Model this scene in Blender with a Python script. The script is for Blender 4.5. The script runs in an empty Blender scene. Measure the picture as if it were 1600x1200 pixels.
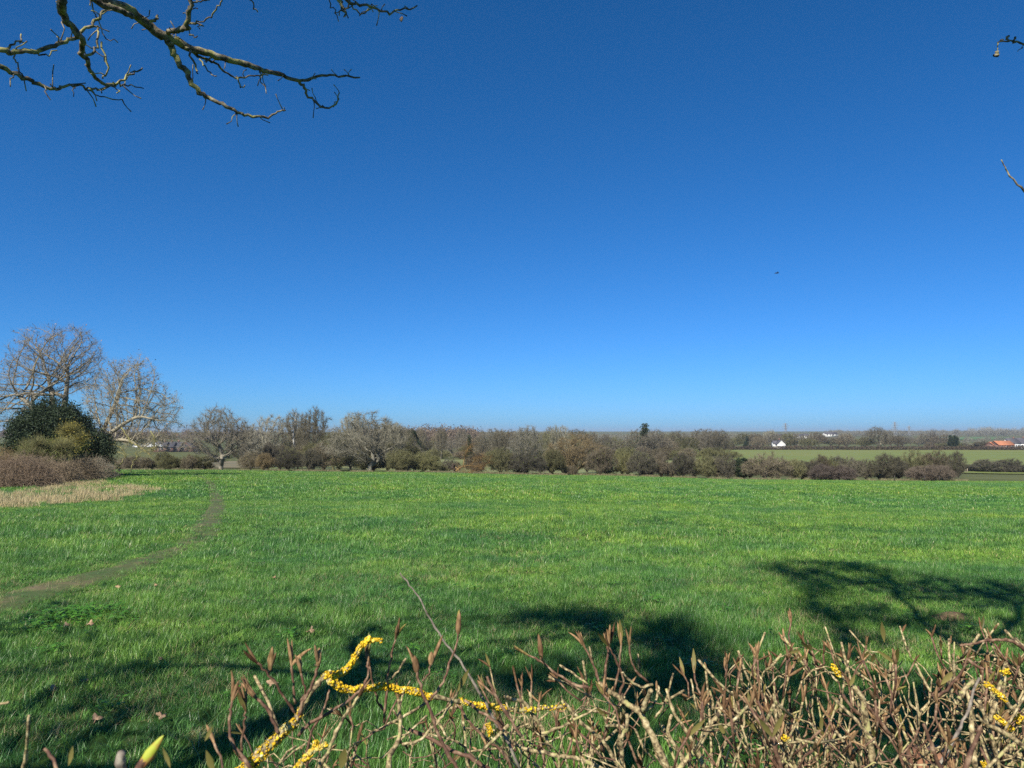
import bpy, math, random
import numpy as np
PI = math.pi
sc = bpy.context.scene
COL = sc.collection
# ------------------------------------------------------------------ camera, sky, sun, exposure
EYE = 1.7
F = 1110.0                      # focal length in pixels of a 1600 px wide picture
TH = math.atan(76.0 / F)        # upward pitch
cd = bpy.data.cameras.new("camera")
cam = bpy.data.objects.new("camera", cd)
COL.objects.link(cam)
cam.location = (0, 0, EYE)
cam.rotation_euler = (PI / 2 + TH, 0, 0)
cd.sensor_width = 36.0
cd.lens = 36.0 * F / 1600.0
cd.clip_start = 0.05
cd.clip_end = 30000
cd.dof.use_dof = True
cd.dof.focus_distance = 2.6
cd.dof.aperture_fstop = 16
sc.camera = cam
SUN_AZ = math.radians(205)      # where the sun stands: clockwise from +Y (behind the camera, to its left)
SUN_EL = math.radians(41)
S = np.array([math.sin(SUN_AZ) * math.cos(SUN_EL), math.cos(SUN_AZ) * math.cos(SUN_EL), math.sin(SUN_EL)])
w = bpy.data.worlds.new("World")
sc.world = w
w.use_nodes = True
wn = w.node_tree
bg = wn.nodes["Background"]
sky = wn.nodes.new("ShaderNodeTexSky")
sky.sky_type = 'NISHITA'
sky.sun_disc = False
sky.sun_elevation = SUN_EL
sky.sun_rotation = SUN_AZ
sky.altitude = 0
sky.air_density = 0.75
sky.dust_density = 0.4
sky.ozone_density = 4.0
sep = wn.nodes.new("ShaderNodeSeparateColor"); cmb = wn.nodes.new("ShaderNodeCombineColor")   # the deep clear blue of a phone picture
wn.links.new(sky.outputs[0], sep.inputs[0])
for ch, (gain, power) in enumerate(((0.215, 1.376), (0.83, 1.0), (1.28, 1.02))):
    pw_ = wn.nodes.new("ShaderNodeMath"); pw_.operation = 'POWER'; pw_.inputs[1].default_value = power
    mu_ = wn.nodes.new("ShaderNodeMath"); mu_.operation = 'MULTIPLY'; mu_.inputs[1].default_value = gain
    wn.links.new(sep.outputs[ch], pw_.inputs[0]); wn.links.new(pw_.outputs[0], mu_.inputs[0]); wn.links.new(mu_.outputs[0], cmb.inputs[ch])
wn.links.new(cmb.outputs[0], bg.inputs[0])
bg.inputs[1].default_value = 0.063
sl = bpy.data.lights.new("sun", 'SUN')
sl.energy = 5.0
sl.angle = math.radians(0.53)
sl.color = (1.0, 0.94, 0.84)
so = bpy.data.objects.new("sun", sl)
COL.objects.link(so)
so.rotation_euler = (PI / 2 - SUN_EL, 0, -SUN_AZ + PI)
sc.view_settings.view_transform = 'Standard'
sc.view_settings.look = 'None'
sc.view_settings.exposure = 0.65
sc.view_settings.gamma = 1.0
sc.render.engine = 'CYCLES'
sc.cycles.use_denoising = False
sc.cycles.max_bounces = 6
sc.cycles.diffuse_bounces = 3
sc.cycles.transmission_bounces = 3
sc.cycles.transparent_max_bounces = 6
sc.cycles.caustics_reflective = False
sc.cycles.caustics_refractive = False
R = np.random.default_rng(7)
random.seed(7)

# ------------------------------------------------------------------ projection between picture and place
CT, ST = math.cos(TH), math.sin(TH)
def W(px, row, Y):
    """the point that shows at (px,row) and stands Y metres ahead"""
    a = TH + math.atan((600 - row) / F)
    z = EYE + Y * math.tan(a)
    d = Y * CT + (z - EYE) * ST
    return np.array([(px - 800) / F * d, Y, z])
def project(P):
    P = np.atleast_2d(P)
    dz = P[:, 2] - EYE
    d = P[:, 1] * CT + dz * ST
    up = -P[:, 1] * ST + dz * CT
    dd = np.where(d > 1e-3, d, 1e-3)
    return 800 + F * P[:, 0] / dd, 600 - F * up / dd, d
def in_frame(P, m=40):
    x, y, d = project(P)
    return (d > 0.05) & (x > -m) & (x < 1600 + m) & (y > -m) & (y < 1200 + m)
def row_z(row, Y):
    return EYE + Y * np.tan(TH + np.arctan((600 - row) / F))

# ------------------------------------------------------------------ terrain heights
_Y = np.array([30, 45, 65, 85, 100, 112, 130, 160, 220, 300, 500, 800, 1100, 1500, 2200, 3500, 6000.])
_PX = np.array([-1200, 0, 300, 600, 900, 1200, 1450, 1600, 2800.])
_ROW = np.array([
 [782, 757, 741, 737, 735, 735.5, 735.5, 731, 722, 714, 702, 692, 682, 679, 677, 676, 675],
 [782, 757, 741, 737, 735, 735.5, 735.5, 731, 722, 714, 702, 692, 682, 679, 677, 676, 675],
 [784, 758, 743, 738, 736, 735.5, 735.5, 732, 723, 715, 703, 693, 683, 680, 677, 676, 675],
 [785, 762, 747, 741.5, 739.5, 738.5, 738, 734, 724, 714, 702, 692, 684, 681, 678, 676, 675],
 [790, 766, 752, 747, 745, 743.5, 743, 737, 726, 716, 704, 694, 688, 684, 680, 675, 674],
 [795, 772, 758, 753, 751.5, 750.5, 750, 741, 727, 716, 703.5, 694, 688, 684, 680, 674.5, 674],
 [800, 776, 762, 756, 754, 752.5, 751, 746, 738, 723, 703.5, 695, 688.5, 684, 680, 674, 673],
 [800, 778, 764, 757.5, 755, 753, 750.5, 746.5, 740.5, 726, 703.5, 695, 688.5, 684, 680, 673, 673],
 [800, 778, 764, 757.5, 755, 753, 750.5, 746.5, 740.5, 726, 703.5, 695, 688.5, 684, 680, 673, 673]])
_LY = np.linspace(math.log(1.0), math.log(9000.0), 460)
_LU = (_PX - 800) / F
_T = np.zeros((len(_PX), len(_LY)))
for i in range(len(_PX)):
    zk = row_z(_ROW[i], _Y)
    yk = np.concatenate([[0.5, 4, 10, 20], _Y, [9000]])
    z30 = zk[0]
    zz = np.concatenate([[0, 0, z30 * 0.12, z30 * 0.5], zk, [zk[-1] - 20]])
    _T[i] = np.interp(np.exp(_LY), yk, zz)
    for _ in range(3):
        k = np.ones(5) / 5
        _T[i] = np.convolve(np.pad(_T[i], 2, mode='edge'), k, mode='valid')
def hz(x, y):
    x = np.asarray(x, float); y = np.asarray(y, float)
    yy = np.clip(y, 1.0, 8999)
    u = np.clip(x / np.maximum(yy, 3.0), _LU[0], _LU[-1])
    t = (np.log(yy) - _LY[0]) / (_LY[1] - _LY[0])
    i = np.clip(t.astype(int), 0, len(_LY) - 2); ft = t - i
    j = np.clip(np.searchsorted(_LU, u, side='right') - 1, 0, len(_LU) - 2)
    fu = (u - _LU[j]) / (_LU[j + 1] - _LU[j]); fu = fu * fu * (3 - 2 * fu)
    a = _T[j, i] * (1 - ft) + _T[j, i + 1] * ft
    b = _T[j + 1, i] * (1 - ft) + _T[j + 1, i + 1] * ft
    return a * (1 - fu) + b * fu
def G(px, row, y0=2.0, y1=400.0):
    """ground point seen at (px,row)"""
    Ys = np.geomspace(y0, y1, 900)
    a = TH + math.atan((600 - row) / F)
    z = EYE + Ys * math.tan(a)
    X = (px - 800) / F * (Ys * CT + (z - EYE) * ST)
    g = hz(X, Ys)
    k = np.argmax(g >= z)
    if not (g >= z).any(): k = len(Ys) - 1
    return np.array([X[k], Ys[k], g[k]])
def gpt(px, Y):
    x = (px - 800) / F * Y
    z = float(hz(x, Y))
    d = Y * CT + (z - EYE) * ST
    x = (px - 800) / F * d
    return np.array([x, Y, float(hz(x, Y))])

# ------------------------------------------------------------------ value noise
def _h(ix, iy, s):
    n = (ix * 374761393 + iy * 668265263 + s * 1442695041) & 0xffffffff
    n = ((n ^ (n >> 13)) * 1274126177) & 0xffffffff
    return ((n ^ (n >> 16)) & 0xffff) / 65535.0
def vnoise(x, y, s=0):
    x = np.asarray(x, float); y = np.asarray(y, float)
    ix = np.floor(x).astype(np.int64); iy = np.floor(y).astype(np.int64)
    fx = x - ix; fy = y - iy
    fx = fx * fx * (3 - 2 * fx); fy = fy * fy * (3 - 2 * fy)
    return ((_h(ix, iy, s) * (1 - fx) + _h(ix + 1, iy, s) * fx) * (1 - fy) +
            (_h(ix, iy + 1, s) * (1 - fx) + _h(ix + 1, iy + 1, s) * fx) * fy)

# ------------------------------------------------------------------ mesh helpers
def raw_mesh(name, V, quads=None, tris=None, mats=(), qm=None, smooth=True):
    V = np.asarray(V, np.float32)
    nq = 0 if quads is None else len(quads)
    nt = 0 if tris is None else len(tris)
    me = bpy.data.meshes.new(name)
    me.vertices.add(len(V)); me.vertices.foreach_set('co', V.ravel())
    idx = np.concatenate([np.asarray(quads, np.int32).ravel() if nq else np.zeros(0, np.int32),
                          np.asarray(tris, np.int32).ravel() if nt else np.zeros(0, np.int32)])
    st = np.concatenate([np.arange(nq) * 4, nq * 4 + np.arange(nt) * 3]).astype(np.int32)
    me.loops.add(len(idx)); me.loops.foreach_set('vertex_index', idx)
    me.polygons.add(nq + nt); me.polygons.foreach_set('loop_start', st)
    me.update(calc_edges=True)
    if smooth:
        me.polygons.foreach_set('use_smooth', np.ones(nq + nt, bool))
    for m in mats: me.materials.append(m)
    if qm is not None: me.polygons.foreach_set('material_index', np.asarray(qm, np.int32))
    return me
LABELS = {}
def tag(o, label, cat, group=None, kind=None):
    if label: o['label'] = label
    if cat: o['category'] = cat
    if group: o['group'] = group
    if kind: o['kind'] = kind
    return o
def link(name, me, parent=None, loc=None):
    o = bpy.data.objects.new(name, me)
    COL.objects.link(o)
    if parent is not None: o.parent = parent
    if loc is not None: o.location = [float(v) for v in loc]
    return o
def empty(name, loc, label, cat, group=None, kind=None):
    o = bpy.data.objects.new(name, None)
    o.empty_display_size = 0.2
    COL.objects.link(o); o.location = [float(v) for v in loc]
    return tag(o, label, cat, group, kind)
class MB:
    """collects geometry for one mesh"""
    def __init__(s): s.V = []; s.Q = []; s.T = []; s.n = 0
    def add(s, V, Q=None, T=None):
        V = np.asarray(V, float).reshape(-1, 3)
        s.V.append(V)
        if Q is not None and len(Q): s.Q.append(np.asarray(Q, int) + s.n)
        if T is not None and len(T): s.T.append(np.asarray(T, int) + s.n)
        s.n += len(V)
    def box(s, c, d, rz=0.0):
        x, y, z = [v / 2 for v in d]
        V = np.array([[-x,-y,-z],[x,-y,-z],[x,y,-z],[-x,y,-z],[-x,-y,z],[x,-y,z],[x,y,z],[-x,y,z]])
        V = rotz(V, rz) + np.asarray(c)
        s.add(V, [[0,3,2,1],[4,5,6,7],[0,1,5,4],[1,2,6,5],[2,3,7,6],[3,0,4,7]])
    def tube(s, P, r, k=6, cap=True, bump=0.0):
        P = np.asarray(P, float); r = np.broadcast_to(np.asarray(r, float), (len(P),))
        n = len(P)
        T = np.gradient(P, axis=0); T /= np.linalg.norm(T, axis=1)[:, None] + 1e-12
        ref = np.array([0, 0, 1.0]) if abs(T[:, 2]).mean() < 0.8 else np.array([0, 1.0, 0.02])
        A = np.cross(T, ref); A /= np.linalg.norm(A, axis=1)[:, None] + 1e-12
        B = np.cross(T, A)
        th = np.arange(k) / k * 2 * PI
        rr = r[:, None] * (1 + (R.uniform(-bump, bump, (n, k)) if bump else 0))
        V = P[:, None] + rr[..., None] * (np.cos(th)[None, :, None] * A[:, None] + np.sin(th)[None, :, None] * B[:, None])
        i = np.arange(n - 1)[:, None] * k; j = np.arange(k)[None]
        j2 = (j + 1) % k
        Q = np.stack([i + j, i + j2, i + k + j2, i + k + j], -1).reshape(-1, 4)
        V = V.reshape(-1, 3); Tt = []
        if cap:
            V = np.vstack([V, P[-1] + T[-1] * r[-1] * 0.3, P[0]])
            a = (n - 1) * k
            Tt = [[a + q, a + (q + 1) % k, n * k] for q in range(k)] + [[(q + 1) % k, q, n * k + 1] for q in range(k)]
        s.add(V, Q, Tt)
    def build(s, name, mats, parent=None, smooth=True):
        V = np.vstack(s.V)
        me = raw_mesh(name, V, np.vstack(s.Q) if s.Q else None, np.vstack(s.T) if s.T else None, mats if isinstance(mats, (list, tuple)) else [mats], smooth=smooth)
        return link(name, me, parent)
def rotz(V, a):
    c, s_ = math.cos(a), math.sin(a)
    return np.asarray(V) @ np.array([[c, s_, 0], [-s_, c, 0], [0, 0, 1]])
def segs(P0, P1, r0, r1, k=3):
    """a prism round each segment, all at once"""
    P0 = np.asarray(P0, float); P1 = np.asarray(P1, float)
    T = P1 - P0; T /= np.linalg.norm(T, axis=1)[:, None] + 1e-9
    ref = np.where(np.abs(T[:, 2:3]) < 0.9, np.array([[0, 0, 1.0]]), np.array([[1.0, 0, 0]]))
    A = np.cross(T, ref); A /= np.linalg.norm(A, axis=1)[:, None] + 1e-9
    B = np.cross(T, A)
    th = np.arange(k) / k * 2 * PI
    D = np.cos(th)[None, :, None] * A[:, None] + np.sin(th)[None, :, None] * B[:, None]
    V0 = P0[:, None] + D * np.asarray(r0)[:, None, None]
    V1 = P1[:, None] + D * np.asarray(r1)[:, None, None]
    V = np.concatenate([V0, V1], 1).reshape(-1, 3)
    m = len(P0); b = np.arange(m)[:, None] * 2 * k; j = np.arange(k)[None]; j2 = (j + 1) % k
    Q = np.stack([b + j, b + j2, b + k + j2, b + k + j], -1).reshape(-1, 4)
    return V, Q
def smooth_path(P, r, m=3):
    """Catmull-Rom through the points"""
    P = np.asarray(P, float); r = np.asarray(r, float)
    if len(P) < 3:
        t = np.linspace(0, 1, m + 1)[:, None]
        return P[0] * (1 - t) + P[-1] * t, r[0] * (1 - t[:, 0]) + r[-1] * t[:, 0]
    E = np.vstack([2 * P[0] - P[1], P, 2 * P[-1] - P[-2]])
    out = []; ro = []
    for i in range(len(P) - 1):
        a, b, c, d = E[i], E[i + 1], E[i + 2], E[i + 3]
        for t in np.arange(m) / m:
            out.append(0.5 * (2 * b + (c - a) * t + (2 * a - 5 * b + 4 * c - d) * t * t + (3 * b - a - 3 * c + d) * t ** 3))
            ro.append(r[i] * (1 - t) + r[i + 1] * t)
    out.append(P[-1]); ro.append(r[-1])
    return np.array(out), np.array(ro)
def norm(v):
    v = np.asarray(v, float)
    return v / (np.linalg.norm(v, axis=-1, keepdims=True) + 1e-12)

# ------------------------------------------------------------------ materials
def new_mat(name):
    m = bpy.data.materials.new(name); m.use_nodes = True
    nt = m.node_tree; b = nt.nodes['Principled BSDF']
    b.inputs['Specular IOR Level'].default_value = 0.3
    return m, nt, b
def nnode(nt, t, **k):
    n = nt.nodes.new(t)
    for a, v in k.items(): setattr(n, a, v)
    return n
def noise_col(nt, stops, scale, detail=5, coord='Object', rough=0.6, stretch=None):
    """noise -> colour ramp"""
    tc = nnode(nt, 'ShaderNodeTexCoord')
    src = tc.outputs[coord] if coord != 'World' else nnode(nt, 'ShaderNodeNewGeometry').outputs['Position']
    if stretch:
        mp = nnode(nt, 'ShaderNodeMapping'); mp.inputs['Scale'].default_value = stretch
        nt.links.new(src, mp.inputs[0]); src = mp.outputs[0]
    nz = nnode(nt, 'ShaderNodeTexNoise'); nz.inputs['Scale'].default_value = scale
    nz.inputs['Detail'].default_value = detail; nz.inputs['Roughness'].default_value = rough
    nt.links.new(src, nz.inputs['Vector'])
    cr = nnode(nt, 'ShaderNodeValToRGB')
    e = cr.color_ramp.elements
    while len(e) < len(stops): e.new(0.5)
    for q, (p, c) in enumerate(stops):
        e[q].position = p; e[q].color = (*c, 1)
    nt.links.new(nz.outputs['Fac'], cr.inputs['Fac'])
    return cr.outputs['Color'], nz.outputs['Fac']
def mix(nt, a, b, fac, mode='MIX'):
    m = nnode(nt, 'ShaderNodeMix', data_type='RGBA', blend_type=mode)
    if isinstance(fac, (int, float)): m.inputs[0].default_value = fac
    else: nt.links.new(fac, m.inputs[0])
    for s_, v in ((6, a), (7, b)):
        if isinstance(v, tuple): m.inputs[s_].default_value = (*v, 1)
        else: nt.links.new(v, m.inputs[s_])
    return m.outputs[2]
def bumpn(nt, b, fac, strength, dist):
    bp = nnode(nt, 'ShaderNodeBump'); bp.inputs['Strength'].default_value = strength
    bp.inputs['Distance'].default_value = dist
    nt.links.new(fac, bp.inputs['Height']); nt.links.new(bp.outputs[0], b.inputs['Normal'])
def mat_noise(name, stops, scale, rough=0.85, bump=None, **k):
    m, nt, b = new_mat(name)
    c, f = noise_col(nt, stops, scale, **k)
    nt.links.new(c, b.inputs['Base Color']); b.inputs['Roughness'].default_value = rough
    if bump: bumpn(nt, b, f, *bump)
    return m
def mat_tint(name, scale=1.2, lo=0.6, hi=1.35, rough=0.9):
    """object colour times a light noise"""
    m, nt, b = new_mat(name)
    oi = nnode(nt, 'ShaderNodeObjectInfo')
    c, f = noise_col(nt, [(0.3, (lo,) * 3), (0.7, (hi,) * 3)], scale)
    nt.links.new(mix(nt, oi.outputs['Color'], c, 1.0, 'MULTIPLY'), b.inputs['Base Color'])
    b.inputs['Roughness'].default_value = rough
    b.inputs['Specular IOR Level'].default_value = 0.15
    return m
def mat_leafy(name, dark, light, extra=None, noise=3.0, transl=0.35, rough=0.55, world=None, spec=0.3):
    """leaf or blade: random per instance or island, some light passing through"""
    m, nt, b = new_mat(name)
    geo = nnode(nt, 'ShaderNodeNewGeometry'); oi = nnode(nt, 'ShaderNodeObjectInfo')
    ad = nnode(nt, 'ShaderNodeMath', operation='ADD'); fr = nnode(nt, 'ShaderNodeMath', operation='FRACT')
    nt.links.new(geo.outputs['Random Per Island'], ad.inputs[0]); nt.links.new(oi.outputs['Random'], ad.inputs[1])
    nt.links.new(ad.outputs[0], fr.inputs[0])
    cr = nnode(nt, 'ShaderNodeValToRGB')
    e = cr.color_ramp.elements
    e[0].color = (*dark, 1); e[1].color = (*light, 1); e[0].position = 0.05; e[1].position = 0.85 if extra else 1.0
    if extra:
        x = e.new(0.975); x.color = (*extra, 1)
        y = e.new(0.93); y.color = (*light, 1)
    nt.links.new(fr.outputs[0], cr.inputs[0])
    col = cr.outputs[0]
    if world:
        for (scale, lo, hi, p0, p1) in world:
            c, f = noise_col(nt, [(p0, lo), (p1, hi)], scale, coord='World', detail=3)
            col = mix(nt, col, c, 1.0, 'MULTIPLY')
    nt.links.new(col, b.inputs['Base Color'])
    b.inputs['Roughness'].default_value = rough
    b.inputs['Specular IOR Level'].default_value = spec
    if transl:
        tr = nnode(nt, 'ShaderNodeBsdfTranslucent'); nt.links.new(col, tr.inputs[0])
        ms = nnode(nt, 'ShaderNodeMixShader'); ms.inputs[0].default_value = transl
        nt.links.new(b.outputs[0], ms.inputs[1]); nt.links.new(tr.outputs[0], ms.inputs[2])
        nt.links.new(ms.outputs[0], nt.nodes['Material Output'].inputs[0])
    return m

# ------------------------------------------------------------------ ground sheet
def sinh_axis(lo, hi, n, s):
    t = np.linspace(math.asinh(lo / s), math.asinh(hi / s), n)
    return np.sinh(t) * s
gx = sinh_axis(-9000, 9000, 420, 6.0); gy = sinh_axis(-200, 8900, 420, 6.0)
XX, YY = np.meshgrid(gx, gy)
ZZ = hz(XX, YY)
near = np.clip(1 - YY / 60, 0, 1) * (YY > -50)
ZZ = ZZ + 0.05 * near * (vnoise(XX / 1.7, YY / 1.7, 3) - 0.5)
ny, nx = XX.shape
ii = (np.arange(ny - 1)[:, None] * nx + np.arange(nx - 1)[None]).ravel()
Q = np.stack([ii, ii + 1, ii + nx + 1, ii + nx], -1)
def edgeY(x, y=None):
    return 112.0
mg, nt, b = new_mat("ground_mat")
c1, f1 = noise_col(nt, [(0.3, (0.020, 0.042, 0.010)), (0.55, (0.035, 0.075, 0.014)), (0.75, (0.07, 0.075, 0.028))], 5.0, coord='World', detail=8)
c2, f2 = noise_col(nt, [(0.35, (0.075, 0.085, 0.030)), (0.6, (0.11, 0.12, 0.045)), (0.8, (0.16, 0.135, 0.07))], 0.06, coord='World', detail=10)
geo = nnode(nt, 'ShaderNodeNewGeometry'); sx = nnode(nt, 'ShaderNodeSeparateXYZ'); nt.links.new(geo.outputs['Position'], sx.inputs[0])
mr = nnode(nt, 'ShaderNodeMapRange'); mr.inputs[1].default_value = 110; mr.inputs[2].default_value = 116
nt.links.new(sx.outputs['Y'], mr.inputs[0])
nt.links.new(mix(nt, c1, c2, mr.outputs[0]), b.inputs['Base Color']); b.inputs['Roughness'].default_value = 0.95
b.inputs['Specular IOR Level'].default_value = 0.1
bumpn(nt, b, f1, 0.6, 0.03)
ground = link('ground', raw_mesh('ground', np.stack([XX, YY, ZZ], -1).reshape(-1, 3), quads=Q, mats=[mg]))
tag(ground, None, None, kind='structure')

def patch(name, px0, px1, Y0, Y1, mat, lift, nu=60, nv=40, edge=None):
    """a field lying on the terrain, between two distances and two sight lines"""
    U, Vv = np.meshgrid(np.linspace(px0, px1, nu), np.linspace(0, 1, nv))
    Ylo = Y0(U) if callable(Y0) else Y0 + 0 * U
    Yhi = Y1(U) if callable(Y1) else Y1 + 0 * U
    Yv = Ylo * (Yhi / Ylo) ** Vv
    Xv = (U - 800) / F * Yv
    Zv = hz(Xv, Yv) + lift
    k = (np.arange(nv - 1)[:, None] * nu + np.arange(nu - 1)[None]).ravel()
    o = link(name, raw_mesh(name, np.stack([Xv, Yv, Zv], -1).reshape(-1, 3), quads=np.stack([k, k + 1, k + nu + 1, k + nu], -1), mats=[mat]))
    return tag(o, None, None, kind='structure')
m_far = mat_noise('far_field_mat', [(0.3, (0.12, 0.155, 0.030)), (0.5, (0.15, 0.18, 0.040)), (0.7, (0.19, 0.185, 0.055))], 0.9, coord='World', stretch=(0.006, 0.09, 1), detail=6)
m_far2 = mat_noise('green_field_mat', [(0.3, (0.07, 0.14, 0.035)), (0.7, (0.10, 0.17, 0.05))], 0.02, coord='World')
patch('far_field', 1060, 2400, 205, 500, m_far, 0.25)
patch('stream_meadow', 420, 1060, 140, 262, mat_noise('meadow_mat', [(0.3, (0.13, 0.17, 0.050)), (0.7, (0.21, 0.21, 0.085))], 0.05, coord='World', detail=6), 0.15)
patch('ridge_field', 1465, 1575, 1150, 1550, m_far2, 0.9)
patch('hill_meadow', -300, 420, 160, 235, mat_noise('left_meadow_mat', [(0.3, (0.10, 0.12, 0.04)), (0.5, (0.15, 0.13, 0.07)), (0.7, (0.22, 0.17, 0.10))], 0.07, coord='World'), 0.15)

# ------------------------------------------------------------------ scatter by geometry nodes (only for stuff nobody could count)
def scatter(name, P, rot, scl, protos, tint=None):
    me = bpy.data.meshes.new(name)
    me.vertices.add(len(P)); me.vertices.foreach_set('co', np.asarray(P, np.float32).ravel())
    a = me.attributes.new('rot', 'FLOAT_VECTOR', 'POINT'); a.data.foreach_set('vector', np.asarray(rot, np.float32).ravel())
    a = me.attributes.new('scl', 'FLOAT_VECTOR', 'POINT'); a.data.foreach_set('vector', np.asarray(scl, np.float32).ravel())
    a = me.attributes.new('pid', 'INT', 'POINT'); a.data.foreach_set('value', R.integers(0, len(protos), len(P)).astype(np.int32))
    o = link(name, me)
    cl = bpy.data.collections.new(name + '_kinds')
    for p in protos: cl.objects.link(p)
    ng = bpy.data.node_groups.new(name + '_nodes', 'GeometryNodeTree')
    ng.interface.new_socket('Geometry', in_out='INPUT', socket_type='NodeSocketGeometry')
    ng.interface.new_socket('Geometry', in_out='OUTPUT', socket_type='NodeSocketGeometry')
    gi = ng.nodes.new('NodeGroupInput'); go = ng.nodes.new('NodeGroupOutput')
    ip = ng.nodes.new('GeometryNodeInstanceOnPoints'); ci = ng.nodes.new('GeometryNodeCollectionInfo')
    ci.inputs['Collection'].default_value = cl
    ci.inputs['Separate Children'].default_value = True; ci.inputs['Reset Children'].default_value = True
    def na(n, t):
        x = ng.nodes.new('GeometryNodeInputNamedAttribute'); x.data_type = t; x.inputs[0].default_value = n
        return next(q for q in x.outputs if q.name == 'Attribute' and q.enabled)
    ip.inputs['Pick Instance'].default_value = True
    L = ng.links.new
    L(gi.outputs[0], ip.inputs['Points']); L(ci.outputs[0], ip.inputs['Instance'])
    L(na('pid', 'INT'), ip.inputs['Instance Index'])
    L(na('rot', 'FLOAT_VECTOR'), ip.inputs['Rotation']); L(na('scl', 'FLOAT_VECTOR'), ip.inputs['Scale'])
    L(ip.outputs[0], go.inputs[0])
    md = o.modifiers.new('scatter', 'NODES'); md.node_group = ng
    return o
def proto(name, me):
    return bpy.data.objects.new(name, me)

# ------------------------------------------------------------------ grass blades
def tuft_mesh(name, n, rad, hlo, hhi, wid, mat, lean=0.5, seg=3):
    V = []; Q = []; T = []; c = 0
    for _ in range(n):
        a = R.uniform(0, 2 * PI); rr = rad * math.sqrt(R.uniform())
        bx, by = rr * math.cos(a), rr * math.sin(a)
        h = R.uniform(hlo, hhi) * (1 - 0.35 * (rr / rad) ** 2)
        az = R.uniform(0, 2 * PI); ln = R.uniform(0.1, 1.0) * lean * h; wv = wid * R.uniform(0.7, 1.3)
        fz = az + PI / 2 + R.uniform(-0.5, 0.5)
        fx, fy = math.cos(fz) * wv / 2, math.sin(fz) * wv / 2
        prof = [1.0, 0.85, 0.55]
        for k in range(seg):
            t = k / seg; o = ln * t ** 1.8
            x, y, z = bx + o * math.cos(az), by + o * math.sin(az), h * (t - 0.18 * lean * t * t) - 0.01
            V += [[x - fx * prof[k], y - fy * prof[k], z], [x + fx * prof[k], y + fy * prof[k], z]]
        o = ln
        V.append([bx + o * math.cos(az), by + o * math.sin(az), h * (1 - 0.22 * lean)])
        for k in range(seg - 1): Q.append([c + 2 * k, c + 2 * k + 1, c + 2 * k + 3, c + 2 * k + 2])
        T.append([c + 2 * seg - 2, c + 2 * seg - 1, c + 2 * seg]); c += 2 * seg + 1
    return raw_mesh(name, V, Q, T, [mat], smooth=False)
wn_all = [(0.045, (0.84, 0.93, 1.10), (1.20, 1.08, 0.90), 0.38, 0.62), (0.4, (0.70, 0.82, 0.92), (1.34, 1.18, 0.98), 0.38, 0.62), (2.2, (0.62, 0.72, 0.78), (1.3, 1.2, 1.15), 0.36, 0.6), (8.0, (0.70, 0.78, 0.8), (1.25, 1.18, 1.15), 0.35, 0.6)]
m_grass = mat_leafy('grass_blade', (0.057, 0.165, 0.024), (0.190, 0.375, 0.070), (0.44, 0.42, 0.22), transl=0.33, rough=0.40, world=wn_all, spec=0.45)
m_grassm = m_grass
m_dry = mat_leafy('dry_grass_blade', (0.36, 0.28, 0.13), (0.68, 0.55, 0.31), None, transl=0.3, rough=0.6)
m_straw = mat_leafy('straw_blade', (0.20, 0.19, 0.07), (0.42, 0.36, 0.19), None, transl=0.3, rough=0.6)
# the trodden path, as ground points
path_px = [(-60, 962), (0, 945), (100, 915), (190, 893), (260, 868), (305, 845), (328, 815), (338, 790), (336, 770), (326, 752), (305, 742), (280, 738)]
PATH = np.array([G(a, b) for a, b in path_px])
def path_dist(x, y):
    d = np.full(x.shape, 1e9)
    for a, b in zip(PATH[:-1], PATH[1:]):
        v = (b - a)[:2]; L2 = (v ** 2).sum()
        t = np.clip(((x - a[0]) * v[0] + (y - a[1]) * v[1]) / L2, 0, 1)
        d = np.minimum(d, np.hypot(x - a[0] - t * v[0], y - a[1] - t * v[1]))
    return d
pw = np.array([0.42] * len(PATH))
PS, _ = smooth_path(PATH, pw, 8)
tv = norm(np.gradient(PS, axis=0)[:, :2]); nv_ = np.stack([-tv[:, 1], tv[:, 0]], -1)
Vp = []; cols = 9
for k, (p, n_) in enumerate(zip(PS, nv_)):
    for c in range(cols):
        s_ = (c / (cols - 1) - 0.5) * 2
        hw = 0.28 + 0.20 * vnoise(k * 0.35, c * 0.0 + (s_ > 0) * 9.0, 5)
        x, y = p[0] + n_[0] * s_ * hw, p[1] + n_[1] * s_ * hw
        Vp.append([x, y, float(hz(x, y)) + 0.05 * min(max(1 - y / 60, 0), 1) * (float(vnoise(x / 1.7, y / 1.7, 3)) - 0.5) + 0.018 - 0.03 * abs(s_) ** 3])
kk = (np.arange(len(PS) - 1)[:, None] * cols + np.arange(cols - 1)[None]).ravel()
m_path = mat_noise('path_mat', [(0.3, (0.040, 0.085, 0.016)), (0.5, (0.080, 0.092, 0.030)), (0.66, (0.15, 0.115, 0.06))], 2.2, coord='World', detail=8, bump=(0.8, 0.03))
po = link('path', raw_mesh('path', Vp, np.stack([kk, kk + 1, kk + cols + 1, kk + cols], -1), mats=[m_path])); tag(po, None, None, kind='structure')

# dry grass patch outline in ground coordinates
def poly_in(x, y, poly):
    ins = np.zeros(x.shape, bool); n = len(poly); j = n - 1
    for i in range(n):
        xi, yi = poly[i][:2]; xj, yj = poly[j][:2]
        ins ^= ((yi > y) != (yj > y)) & (x < (xj - xi) * (y - yi) / (yj - yi + 1e-12) + xi)
        j = i
    return ins
DRY = [G(a, b) for a, b in [(-40, 800), (15, 795), (60, 792), (150, 785), (215, 777), (248, 766), (205, 762), (150, 765), (165, 754), (120, 753), (60, 765), (0, 775), (-40, 778)]]

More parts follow.
